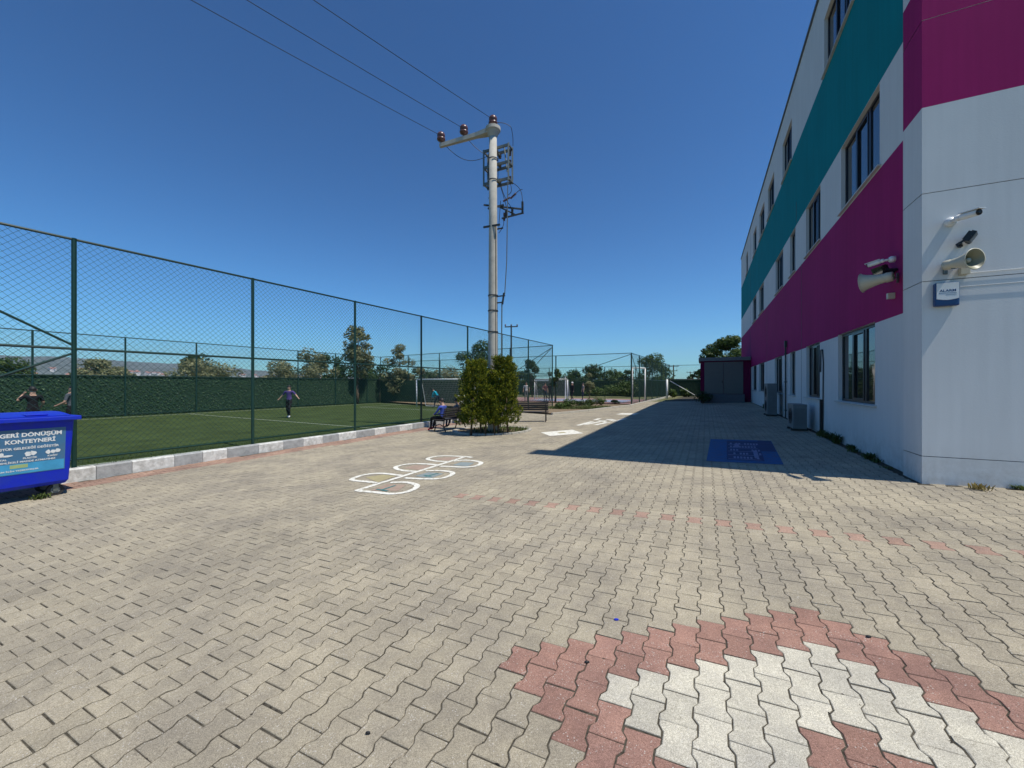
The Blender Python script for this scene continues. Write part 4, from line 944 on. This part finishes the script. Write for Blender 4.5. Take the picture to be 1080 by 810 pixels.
    for s in(-1,1): fm.lathe([(0,-.006),(.008,-.003),(.008,.003),(0,.006)],e+fw*.088*k+sdv*s*.032*k,fw,8)
    fm.build('eyes',M['hair'],root)
    fm=MB(); fm.lathe([(.004,0),(.014,.035),(0,.042)],e+fw*.092*k+up*.008*k,-up+fw*.35,8); fm.lathe([(0,-.01),(.018,-.008),(.02,.01),(0,.012)],e+sdv*.09*k-up*.01,sdv,8); fm.lathe([(0,-.01),(.018,-.008),(.02,.01),(0,.012)],e-sdv*.09*k-up*.01,-sdv,8); fm.build('nose_and_ears',M['skin'],root,True)
    return root
def at(px,Y,z): return Vector(((px-540)/F*Y,Y,z))
# player in purple, mid stride
person(at(305,19.9,PITCH_Z+.01),rad(185),'child in a purple shirt and black trousers running on the pitch',
 dict(knl=(-.10,.22,.50),anl=(-.10,.16,.11),tol=(-.11,.30,.05),knr=(.12,-.02,.47),anr=(.14,-.22,.09),tor=(.15,-.10,.03),ell=(-.36,.02,1.18),wrl=(-.50,.10,1.04),hal=(-.57,.13,.98),elr=(.36,-.05,1.16),wrr=(.52,-.02,.98),har=(.58,.0,.92)),'purple_shirt','black_cloth','shoew',h=1.64)
person(at(34.5,12.6,PITCH_Z+.01),rad(60),'person in black behind the bin with a hand raised to the ear',
 dict(ell=(-.33,.0,1.22),wrl=(-.20,.10,1.42),hal=(-.13,.07,1.53),elr=(.24,.05,1.14),wrr=(.20,.18,.98),har=(.16,.22,.95)),'black_cloth','black_cloth',sleeve=.45,h=1.63)
person(at(75,13.6,PITCH_Z+.01),rad(110),'person in a grey T-shirt beside the fence post with a bent arm',
 dict(ell=(-.27,.02,1.12),wrl=(-.24,.25,1.0),hal=(-.22,.33,.97),elr=(.26,.05,1.12),wrr=(.22,.28,1.05),har=(.2,.36,1.04),hd=(0,-.01,1.52),top=(0,-.05,1.65)),'grey_shirt','black_cloth',sleeve=.5,h=1.66)
person(at(462,28.3,PITCH_Z+.01),rad(80),'goalkeeper in a turquoise top leaning forward by the goal',
 dict(wst=(0,.07,1.04),che=(0,.22,1.22),nec=(0,.34,1.32),hd=(0,.40,1.36),top=(0,.47,1.46),shl=(-.17,.27,1.27),shr=(.17,.27,1.27),ell=(-.20,.38,1.02),wrl=(-.14,.45,.80),hal=(-.12,.46,.72),elr=(.2,.38,1.02),wrr=(.14,.45,.80),har=(.12,.46,.72),
  knl=(-.12,.20,.5),anl=(-.13,.28,.09),tol=(-.14,.42,.03),knr=(.12,-.08,.50),anr=(.14,-.30,.09),tor=(.15,-.18,.03)),'turquoise_shirt','navy_cloth',sleeve=1,h=1.55)
# seated children on the left bench: facing PN direction (the pitch)
faz=PA  # person local +Y should point to PN ; rot by PA maps +Y -> PN
sit=dict(pel=(0,.02,.56),wst=(0,.0,.70),che=(0,-.02,.92),nec=(0,.0,1.07),hd=(0,.05,1.15),top=(0,.07,1.28),shl=(-.17,.0,1.0),shr=(.17,.0,1.0),ell=(-.2,.12,.80),wrl=(-.12,.33,.68),hal=(-.08,.40,.66),elr=(.2,.12,.80),wrr=(.12,.33,.68),har=(.08,.40,.66),
  hil=(-.10,.06,.55),knl=(-.12,.46,.56),anl=(-.12,.50,.14),tol=(-.13,.64,.06),hir=(.10,.06,.55),knr=(.12,.46,.56),anr=(.13,.58,.14),tor=(.14,.72,.06))
def benchp(off,back=-.03): v=b1.xy+PD*off+PN*back if hasattr(b1,'xy') else b1; return Vector((v.x,v.y,gz(v.x,v.y)-.02))
person(benchp(-.48),faz,'child in a blue top and red shoes seated on the near end of the bench',sit,'blue_shirt','black_cloth','red_shoe',sleeve=1,h=1.6)
person(benchp(.42),faz,'child in dark clothes seated on the far end of the bench',sit,'grey_cloth','navy_cloth','shoeb',sleeve=1,h=1.55)
person(at(486.5,17.3,gz(-2,17)),rad(200),'child in a white top standing behind the conifers',{},'white_shirt','grey_cloth',sleeve=.5,h=1.5)
# on the far court
person(at(555,33.5,.11),rad(170),'person in a white shirt on the far court left of the low goal',{},'white_shirt','grey_cloth',h=1.68,long_hair=True)
person(at(575,35,.11),rad(200),'person in dark red on the far court behind the low goal',dict(elr=(.3,.1,1.15),wrr=(.2,.3,1.1),har=(.18,.36,1.1)),'maroon_shirt','navy_cloth',h=1.62)
person(at(580.5,35.5,.11),rad(160),'person in dark clothes beside the one in dark red on the far court',{},'black_cloth','black_cloth',sleeve=1,h=1.62)
person(at(603.6,36,.11),rad(120),'person in black with a pale cap walking on the far court',dict(knl=(-.1,.12,.48),anl=(-.1,.2,.09),tol=(-.1,.34,.03),anr=(.1,-.2,.09),tor=(.1,-.06,.03)),'black_cloth','black_cloth',hair='white_shirt',sleeve=1,h=1.7)
person(at(615,36.5,.11),rad(100),'person in a grey shirt walking behind the one in black',dict(knl=(-.1,.08,.48),anl=(-.1,.1,.09),tol=(-.1,.24,.03)),'grey_cloth','navy_cloth',h=1.62)
# ---------------------------------------------------------------- goals
def goal(p,q,h,dep,label,r=.05,net=True,zb=0):
    p=Vector(p);q=Vector(q); root=empty('goal_frame',(p.x,p.y,p.z),0,label,'goal'); d=(q-p); dn=d.normalized(); back=Vector((-dn.y,dn.x,0))*dep
    for o_ in (Vector(),d):
        mb=MB(); mb.tube(o_,o_+Vector((0,0,h)),r,None,10); mb.build('post',M['steelwhite'],root,True)
    mb=MB(); mb.tube(Vector((0,0,h)),d+Vector((0,0,h)),r,None,10); mb.build('crossbar',M['steelwhite'],root,True)
    if net:
        mb=MB()
        for o_ in (Vector(),d):
            mb.tube(o_+Vector((0,0,h)),o_+back*.5+Vector((0,0,h)),r*.5,None,6); mb.tube(o_+back*.5+Vector((0,0,h)),o_+back+Vector((0,0,.05)),r*.5,None,6)
        mb.tube(back+Vector((0,0,.05)),back+d+Vector((0,0,.05)),r*.5,None,6); mb.build('stay',M['steelwhite'],root)
        mb=MB(); n=int(d.length/.14)
        for i in range(n+1): a=d*(i/n)+back*.5+Vector((0,0,h)); mb.tube(a,a+back*.5-Vector((0,0,h-.05)),.004,None,3,cap=False)
        for i in range(14): a=back*.5+Vector((0,0,h)); b_=back+Vector((0,0,.05)); c=a.lerp(b_,i/14); mb.tube(c,c+d,.004,None,3,cap=False)
        mb.build('net',M['net'],root)
g0=at(439.5,29.2,PITCH_Z); gd=-PN
goal(g0,g0+Vector((gd.x,gd.y,0))*5.2,2.05,1.0*1,'white football goal with net at the end of the pitch')
g1=at(564,38.,.11); goal(g1,g1+Vector((3.0,-1.0,0)),1.95,1.0,'low white goal inside the far court behind the fence')
g2=at(667,32.5,.11); goal(g2,g2+Vector((1.35,.9,0)),2.85,1.,'tall white steel frame just inside the corner of the far court',.055,False)
mb=MB(); mb.tube((0,0,0),(0,0,2.2),.045,None,12); mb.lathe([(.06,2.2),(.06,2.23),(0,2.26)],(0,0,0),(0,0,1),12); o=mb.build('white_post',M['steelwhite']); o.location=at(596.3,40,.11); tag(o,'thin white post standing on the far court right of the low goal','post')
# white gate pole with diagonal stay by the far boundary
gr=empty('barrier_frame',at(703.5,38,gz(15,38)),0,'white gate post with a long diagonal stay by the far boundary','gate')
mb=MB(); mb.tube((0,0,0),(0,0,1.9),.09,None,10); mb.build('post',M['steelwhite'],gr,True)
mb=MB(); mb.tube((.3,0,1.75),(2.5,-.5,.35),.035,None,8); mb.build('stay',M['steelwhite'],gr,True)
mb=MB(); mb.tube((0,0,1.9),(3.4,-.9,1.9),.03,None,8); mb.build('top_rail',M['darksteel'],gr,True)
# far utility poles
def farpole(px,Y,ytop,arm,label,r=.14):
    z=HC+(CYP-ytop)*Y/F; p=at(px,Y,0); root=empty('utility_pole',p,0,label,'utility pole')
    mb=MB(); mb.tube((0,0,-.3),(0,0,z),r,r*.7,10); mb.build('shaft',M['darksteel'] if px<600 else M['bark'],root)
    for k,a in enumerate(arm): mb=MB(); mb.beam((-a,0,z-.25-.9*k),(a,0,z-.2-.9*k),.1,.12); mb.build('crossarm',M['darksteel'],root)
    for k,a in enumerate(arm):
        for s in (-.9,0,.9): mb=MB(); mb.lathe([(.03,0),(.09,.08),(.08,.16),(.03,.22),(0,.24)],(s*a,0,z-.16-.9*k),(0,0,1),8); mb.build('insulator',M['insul'],root)
farpole(539.2,45,342.5,(.75,),'slim distant pole with a short crossarm right of the main pole',.12)
farpole(710.3,78,385.2,(1.0,.75),'distant wooden pole with two crossarms near the gate')
farpole(728,110,392,(1.0,),'smaller distant pole right of the two armed one')
# ---------------------------------------------------------------- recycling bin
def recycling_bin():
    c=gp(68,523); base=Vector((-7.35,6.5))-PD*.62+PN*.47; g=gz(base.x,base.y); az=PA+rad(3)
    root=empty('recycling_container',(base.x,base.y,g),az,'large blue wheeled recycling container with a printed sticker','bin')
    L=1.42; D=.95; z0,z1=.20,1.33
    mb=MB(); P=[]
    for z,l,d in ((z0,L*.44,D*.34),(z0+.06,L*.462,D*.38),(z1-.05,L*.49,D*.47)):
        for sx,sy in((-1,-1),(1,-1),(1,1),(-1,1)): P.append((sx*l,sy*d,z))
    fs=[(3,2,1,0)]
    for k in (0,4):
        for i in range(4): fs.append((k+i,k+(i+1)%4,k+4+(i+1)%4,k+4+i))
    mb.add(P,fs); body=mb.build('body',M['binblue'],root,False,.02)
    mb=MB(); a,b_=L/2+.05,D/2+.05
    mb.box((-a,-b_,z1-.07),(a,-b_+.10,z1)); mb.box((-a,b_-.10,z1-.07),(a,b_,z1)); mb.box((-a,-b_+.1,z1-.07),(-a+.10,b_-.1,z1)); mb.box((a-.10,-b_+.1,z1-.07),(a,b_-.1,z1)); mb.build('rim',M['binblue'],root,False,.012)
    mb=MB(); n=8; vs=[]
    for i in range(n+1):
        u=i/n; y=-b_+.11+(2*b_-.2)*u; z=z1+.012+.045*math.sin(math.pi*min(1,u*1.1)*.62)
        vs+=[(-a+.10,y,z),(a-.10,y,z)]
    k=len(vs); vs+=[(x,y,z-.02) for x,y,z in vs]; fs=[(2*i,2*i+1,2*i+3,2*i+2) for i in range(n)]+[(k+2*i,k+2*i+2,k+2*i+3,k+2*i+1) for i in range(n)]
    fs+=[(2*i,2*i+2,k+2*i+2,k+2*i) for i in range(n)]+[(2*i+1,k+2*i+1,k+2*i+3,2*i+3) for i in range(n)]+[(0,k,k+1,1),(2*n,2*n+1,k+2*n+1,k+2*n)]
    mb.add(vs,fs); lid=mb.build('lid',M['binblue'],root)
    mb=MB()
    for x in (-.42,0,.42): mb.tube((x-.09,b_-.06,z1+.01),(x+.09,b_-.06,z1+.01),.03,None,10)
    mb.build('hinge',M['binblue'],lid)
    for x in (-.3,.3): mb=MB(); mb.box((x-.12,-.38,z1+.02),(x+.12,.2,z1+.045)); mb.build('lid_rib',M['binblue'],lid,False,.01)
    for sx in(-1,1):
        mb=MB(); mb.tube((sx*(L/2),0,z1-.22),(sx*(L/2+.07),0,z1-.22),.03,None,12); mb.build('trunnion',M['binblue'],root,True)
    for sx in(-1,1):
        for sy in(-1,1):
            x,y=sx*(L*.44-.10),sy*(D*.34-.08); mb=MB(); mb.tube((x,y-.028,.10),(x,y+.028,.10),.10,None,20); wh=mb.build('wheel',M['rubber'],root)
            mb=MB(); mb.tube((x,y-.031,.10),(x,y+.031,.10),.055,None,14); mb.build('hub',M['acgrey'],wh)
            mb=MB(); mb.box((x-.03,y-.05,.08),(x+.03,y-.036,.21)); mb.box((x-.03,y+.036,.08),(x+.03,y+.05,.21)); mb.box((x-.05,y-.05,.195),(x+.05,y+.05,.215)); mb.build('fork',M['steel'],wh)
    # sticker on the long front face (y negative side): face leans outward
    # face plane between z0+.06 (y=-D*.38) and z1-.05 (y=-D*.47)
    th=math.atan2(D*.09,(z1-.05)-(z0+.06)); zc=.80; yc=-(D*.38+(D*.09)*((zc-z0-.06)/((z1-.05)-(z0+.06))))
    st=bpy.data.objects.new('sticker',None)
    mb=MB(); w_,h=1.20,.70; mb.box((-w_/2,-.004,-h/2),(w_/2,-.0005,h/2),0); mb.box((-w_/2+.01,-.0055,-h/2+.01),(w_/2-.01,-.0042,-h/2+.17),1); mb.box((.02,-.0068,-h/2+.10),(.20,-.0056,-h/2+.155),2)
    st=mb.build('sticker',[M['label'],M['label2'],M['labelg']],root); st.location=(-.0,yc,zc); st.rotation_euler=(th,0,0)
    def tx(s,size,x,z,sx=1,bold=.002): 
        o=text_mesh(s,size,'lettering','whitepl',st,(x,-.0075,z),(rad(90),0,0),.0008,bold=bold,sx=sx)
    tx('GERİ DÖNÜŞÜM',.083,.235,.262,1.0,.003); tx('KONTEYNERİ',.083,.225,.16,1.0,.003)
    tx('ŞİMDİ DÖNÜŞTÜR GELECEĞİ DEĞİŞTİR',.047,.06,.055,1.05,.0015)
    for t,x in (('CAM',-.36),('METAL',-.07),('PLASTİK',.22),('KAĞIT',.46)): tx(t,.035,x,-.105,1.1,.001)
    tx('ÇÖP, YABANCI VE TEHLİKELİ MADDE ATMAYINIZ',.038,.02,-.155,1.1,.001)
    tx('GERİ DÖNÜŞÜM İÇİN TEŞEKKÜRLER',.028,.0,-.29,1.3,.0008)
    def blob(cx,cz,rx,rz,n=9,j=.25):
        pts=[(cx+rx*math.cos(2*math.pi*i/n)*random.uniform(1-j,1+j),-.0082,cz+rz*math.sin(2*math.pi*i/n)*random.uniform(1-j,1+j)) for i in range(n)]
        ic.add(pts,[tuple(range(n))])
    for cx,lst in ((-.55,[(0,.22,.05,.06)]),(-.36,[(-.02,0,.04,.04),(.03,-.01,.03,.03)]),(-.07,[(-.05,-.01,.05,.02),(0,.02,.035,.03),(.06,-.005,.05,.018)]),(.22,[(-.02,0,.04,.035),(.03,.01,.035,.035)]),(.46,[(-.05,0,.03,.035),(.0,.0,.03,.03),(.055,.01,.03,.03)])):
        ic=MB()
        for x,z,rx,rz in lst: blob(cx+x,-.04+z,rx,rz)
        ic.build('pictogram',M['whitepl'],st)
recycling_bin()
# ---------------------------------------------------------------- weeds
def weed(x,y,h,n,matn,label,group='weeds along the building wall'):
    z=gz(x,y); mb=MB()
    for _ in range(n):
        a=random.uniform(0,6.28); d=Vector((math.cos(a),math.sin(a),0)); hh=h*random.uniform(.4,1.1); p=Vector((random.gauss(0,.04),random.gauss(0,.04),0)); s=Vector((-d.y,d.x,0))*random.uniform(.006,.016)
        m_=p+d*hh*.25+Vector((0,0,hh*.6)); t=p+d*hh*random.uniform(.4,.8)+Vector((0,0,hh*random.uniform(.7,1)))
        mb.add([p-s*.4,p+s*.4,m_+s,t,m_-s],[(0,1,2,4),(4,2,3)])
    o=mb.build('weed',M[matn]); o.location=(x,y,z); tag(o,label,'weed',group)
WL=['tiny weed sprig at the side wall nearest the building corner','low weed tuft at the side wall, second from the corner','medium weed tuft at the side wall, third from the corner','low weed touching the third tuft from the corner','low weed at the side wall just before the large ground window','medium weed at the side wall below the near edge of the large ground window','tall thin weed at the side wall below the far edge of the large ground window','low weed beside the tall thin one','bushy weed at the side wall between large window and wall cable','dense weed at the side wall in front of the wall cable','dense weed at the foot of the wall cable','low weed between the two air conditioners','weed at the wall beyond the tall air conditioner','largest weed at the far end of the side wall']
for i,(yy,h,n) in enumerate(((1.05,.05,20),(1.6,.10,40),(1.9,.16,60),(2.1,.12,40),(2.7,.10,45),(3.1,.14,60),(3.9,.28,70),(4.15,.12,50),(4.6,.22,90),(5.0,.18,90),(5.3,.22,90),(8.8,.12,50),(14.2,.2,70),(16.5,.3,90))):
    p=bl(.0+random.uniform(-.05,.03),yy); weed(p.x,p.y,h,n,'weed',WL[i])
for px,h in ((1028,.11),(1072,.07)):
    p=gp(px,515.5); weed(p.x,p.y-.05,h,40,'dryweed' if px<1050 else 'weed','dry tan weed tuft at the foot of the front wall' if px<1050 else 'small green weed tuft at the foot of the front wall','weeds at the front wall')
p=gp(44,526); weed(p.x,p.y,.1,60,'weed','small green weed growing in the paving under the recycling container','')
def bush(x,y,rx,rz,matn,label,n=700,sz=.06,group='plants in the strip before the far court',z=None):
    z=gz(x,y) if z is None else z; root=empty('low_shrub',(x,y,z),0,label,'shrub',group); mb=MB()
    for i in range(7):
        a=random.uniform(0,6.28); r=rx*random.uniform(0,.7); leaves(mb,(math.cos(a)*r,math.sin(a)*r*.6,rz*random.uniform(.35,.8)),rx*.4,rx*.35,rz*.4,n//7,sz)
    mb.build('foliage',M[matn],root); tk=MB()
    for i in range(4): tk.tube((0,0,-.05),(random.uniform(-rx,rx)*.5,random.uniform(-rx,rx)*.3,rz*.6),.015,.006,5)
    tk.build('stem',M['bark'],root)
labs=['bushy green shrub in the planting strip, %s'%s for s in ('leftmost beside the end of the pitch fence','second from the pitch corner','third from the pitch corner and tallest','behind the pale kerb in the middle','near the blue court edge','last before the court corner')]
for (px,Y,rx,rz,mn),lb in zip(((590,25.2,.6,.45,'midleaf'),(600,25.8,.7,.6,'midleaf'),(612,27,.7,.5,'darkleaf'),(622,28,.6,.55,'midleaf'),(634,29.4,.6,.5,'midleaf'),(648,30.8,.5,.3,'weed')),labs):
    q=at(px,Y,0); bush(q.x,q.y,rx,rz,mn,lb)
grassy('strip_grass',*(at(606,25.6,0)[:2]),2.4,1.1,2600,.2,'weed','rough green grass covering the planting strip')
for k,(px,Y,rx,rz,mn) in enumerate(((628,50,2.2,1.1,'midleaf'),(645,50,2.4,1.5,'midleaf'),(660,50,2.0,1.9,'midleaf'),(709,42,.8,.8,'midleaf'),(724,42,.8,.8,'midleaf'))):
    q=at(px,Y,0); bush(q.x,q.y,rx,rz,mn,'leafy bush at the far boundary, '+('left one behind the court','middle one behind the court','right taller one behind the court','left one at the gate','right one at the gate')[k],900,.12,'bushes at the far boundary')
q=bl(-2.9,22.6); bush(q.x-.0,q.y,.75,.75,'darkleaf','dark low shrub in front of the annex corner',900,.06,'')
# ---------------------------------------------------------------- trees
def T(px,Y,ytop,wpx,leaf,label,nc=16,per=150,sz=.13,trunk=.25,tall=1.,z0=-.2):
    h=HC+(CYP-ytop)*Y/F-z0; tree((px-540)/F*Y,Y,h,wpx/2*Y/F,leaf,label,nc,per,sz,trunk=trunk,z0=z0,tall=tall,group='trees beyond the fences')
T(8,30,381,52,'midleaf','round yellow green tree at the left edge beyond the pitch',14,200,.16)
T(102,38,381,52,'olive','broad low olive tree beyond the pitch between the first fence posts',18,170,.17)
T(128,40,388,40,'olive','smaller olive tree to the right of the broad low one',10,150,.17)
T(205,36,374,56,'darkleaf','dark tree rising above the hedge screen left of the second post',14,150,.16,tall=.8)
T(214,34,383,70,'olive','dusty pale olive tree in front of the dark tree left of the second post',18,170,.15)
T(296,38,384,46,'olive','pale bushy tree just right of the second fence post',14,150,.16)
T(324,36,369,54,'olive','open crowned olive tree behind the running child',18,150,.15,tall=.85)
T(345,38,372,36,'darkleaf','dark narrow tree right of the open crowned olive',10,150,.16)
T(377,34,343,34,'olive','tall slim tree with a pale trunk beyond the pitch',22,110,.14,trunk=.42,tall=.85)
T(372,40,372,46,'darkleaf','dark bushy tree at the foot of the tall slim tree',12,150,.17)
T(400,44,384,40,'darkleaf','low dark tree behind the end of the pitch',12,140,.17)
T(423,36,363,44,'olive','wide crowned tree left of the goal',20,130,.15,tall=.85)
T(440,50,390,50,'darkleaf','low dark tree behind the goal post',12,140,.2)
T(468,52,391,50,'olive','low pale tree behind the goal',12,140,.2)
T(505,44,361,48,'darkleaf','round dark tree behind the utility pole',20,160,.16)
T(552,60,392,34,'darkleaf','low dark tree seen between pole and fence corner',10,130,.22)
T(561,48,378,20,'darkleaf','small tree above the low goal',10,130,.15)
T(585,33.6,387,16,'midleaf','young round tree in the planting strip by the fence corner',9,110,.09,trunk=.55,z0=.0)
T(604,62,393,42,'darkleaf','broad dark tree far behind the far court, left one',14,150,.22)
T(624,60,387,40,'darkleaf','broad dark tree far behind the far court, middle one',14,150,.22)
T(622,46,390,16,'olive','reddish green small tree inside the far court fence',9,120,.12)
T(646,62,391,30,'midleaf','mid green tree far behind the far court, right one',12,150,.22)
T(664,58,390,24,'darkleaf','dark tree just left of the court corner',12,130,.2)
T(686,52,374,42,'midleaf','large leafy tree behind the court corner',24,170,.18,trunk=.15)
T(700,54,388,20,'darkleaf','dark bush tree right of the large leafy tree',10,130,.18)
T(737,50,391,20,'darkleaf','small tree left of the annex',9,130,.17)
T(751,44,362,24,'midleaf','narrow tree behind the annex, left of two',20,170,.15,tall=.9)
T(769,40,353,40,'midleaf','taller tree behind the annex against the building',34,170,.15,tall=.9)
# ---------------------------------------------------------------- hills, town
def hills():
    mb=MB(); n=240; rows=9
    for j in range(rows):
        f=j/(rows-1); r=1100+2600*f
        for i in range(n+1):
            a=rad(20+170*i/n) ; az=math.degrees(a)
            px=540+F/math.tan(a) if 5<math.degrees(a)<175 and abs(math.tan(a))>1e-3 else 0
            base=165*(.35+.65/(1+math.exp((az-190)/-8)))  # taller towards the left
            base=40+ 150/(1+math.exp(-(az-122)/7))
            h=base*(f**1.5)*(1+.25*noise.noise(Vector((az*.08,f*2,3)))+.10*noise.noise(Vector((az*.35,f*5,1))))
            if j==rows-1: h*=.9
            mb.v.append((r*math.cos(a),r*math.sin(a),h-4*(1-f)))
    for j in range(rows-1):
        for i in range(n): a=j*(n+1)+i; mb.f.append((a,a+1,a+n+2,a+n+1)); mb.m.append(0)
    tag(mb.build('hills',M['hill'],smooth=True),kind='structure')
    return mb
hb=hills()
def hill_z(az,r):
    f=(r-1100)/2600; base=40+150/(1+math.exp(-(az-122)/7)); return base*(f**1.5)*(1+.25*noise.noise(Vector((az*.08,f*2,3)))+.10*noise.noise(Vector((az*.35,f*5,1))))-4*(1-f)
hr=None
for i in range(170):
    az=random.choice((random.uniform(96,152),random.uniform(115,150))); r=random.uniform(1250,2300)
    if hr is None:
        hr=empty('house',(0,0,0),0,'tiny distant town house with a terracotta roof on the hillside','house','town houses on the far hillside')
        mb=MB(); mb.box((-9,-6,-8),(9,6,9)); mb.build('wall',M['housew'],hr)
        mb=MB(); mb.add([(-10,-7,9),(10,-7,9),(10,7,9),(-10,7,9),(-6,0,13),(6,0,13)],[(0,1,5,4),(2,3,4,5),(1,2,5),(3,0,4),(3,2,1,0)]); mb.build('roof',M['roofred'],hr); o=hr
    else: o=copy_tree(hr)
    s=random.uniform(.6,1.25); o.scale=(s,s,s*random.uniform(.7,1.5)); o.location=(r*math.cos(rad(az)),r*math.sin(rad(az)),hill_z(az,r)); o.rotation_euler=(0,0,random.uniform(0,3.1))
# small litter on the paving
for (px,py,sx,lab,mn) in ((916,672,.012,'small black pebble on the grey paving right of the diamond','black'),(619,699,.011,'small dark chip lying on the pink pavers','black'),(650,654,.012,'tiny blue scrap on the grey paving above the diamond','binblue'),(388,774,.009,'small dark pebble on the paving at the lower left','black')):
    p=gp(px,py); mb=MB(); mb.lathe([(0,0),(sx,.003),(sx*.8,.009),(0,.012)],(0,0,0),(0,0,1),7); o=mb.build('litter',M[mn]); o.location=p; o.scale=(1.5,.8,1); tag(o,lab,'litter')

# ---------------------------------------------------------------- air
m,n,b=newmat('hazy_air'); n.nodes.remove(b); pv=n.nodes.new('ShaderNodeVolumePrincipled'); pv.inputs['Color'].default_value=(.80,.88,1,1); pv.inputs['Density'].default_value=.00013; pv.inputs['Anisotropy'].default_value=.2
n.links.new(pv.outputs[0],n.nodes['Material Output'].inputs['Volume'])
mb=MB(); mb.box((-4200,-300,-12),(4200,4200,330)); tag(mb.build('haze',m),'thin blue haze over the distant town and hills','haze',kind='stuff')
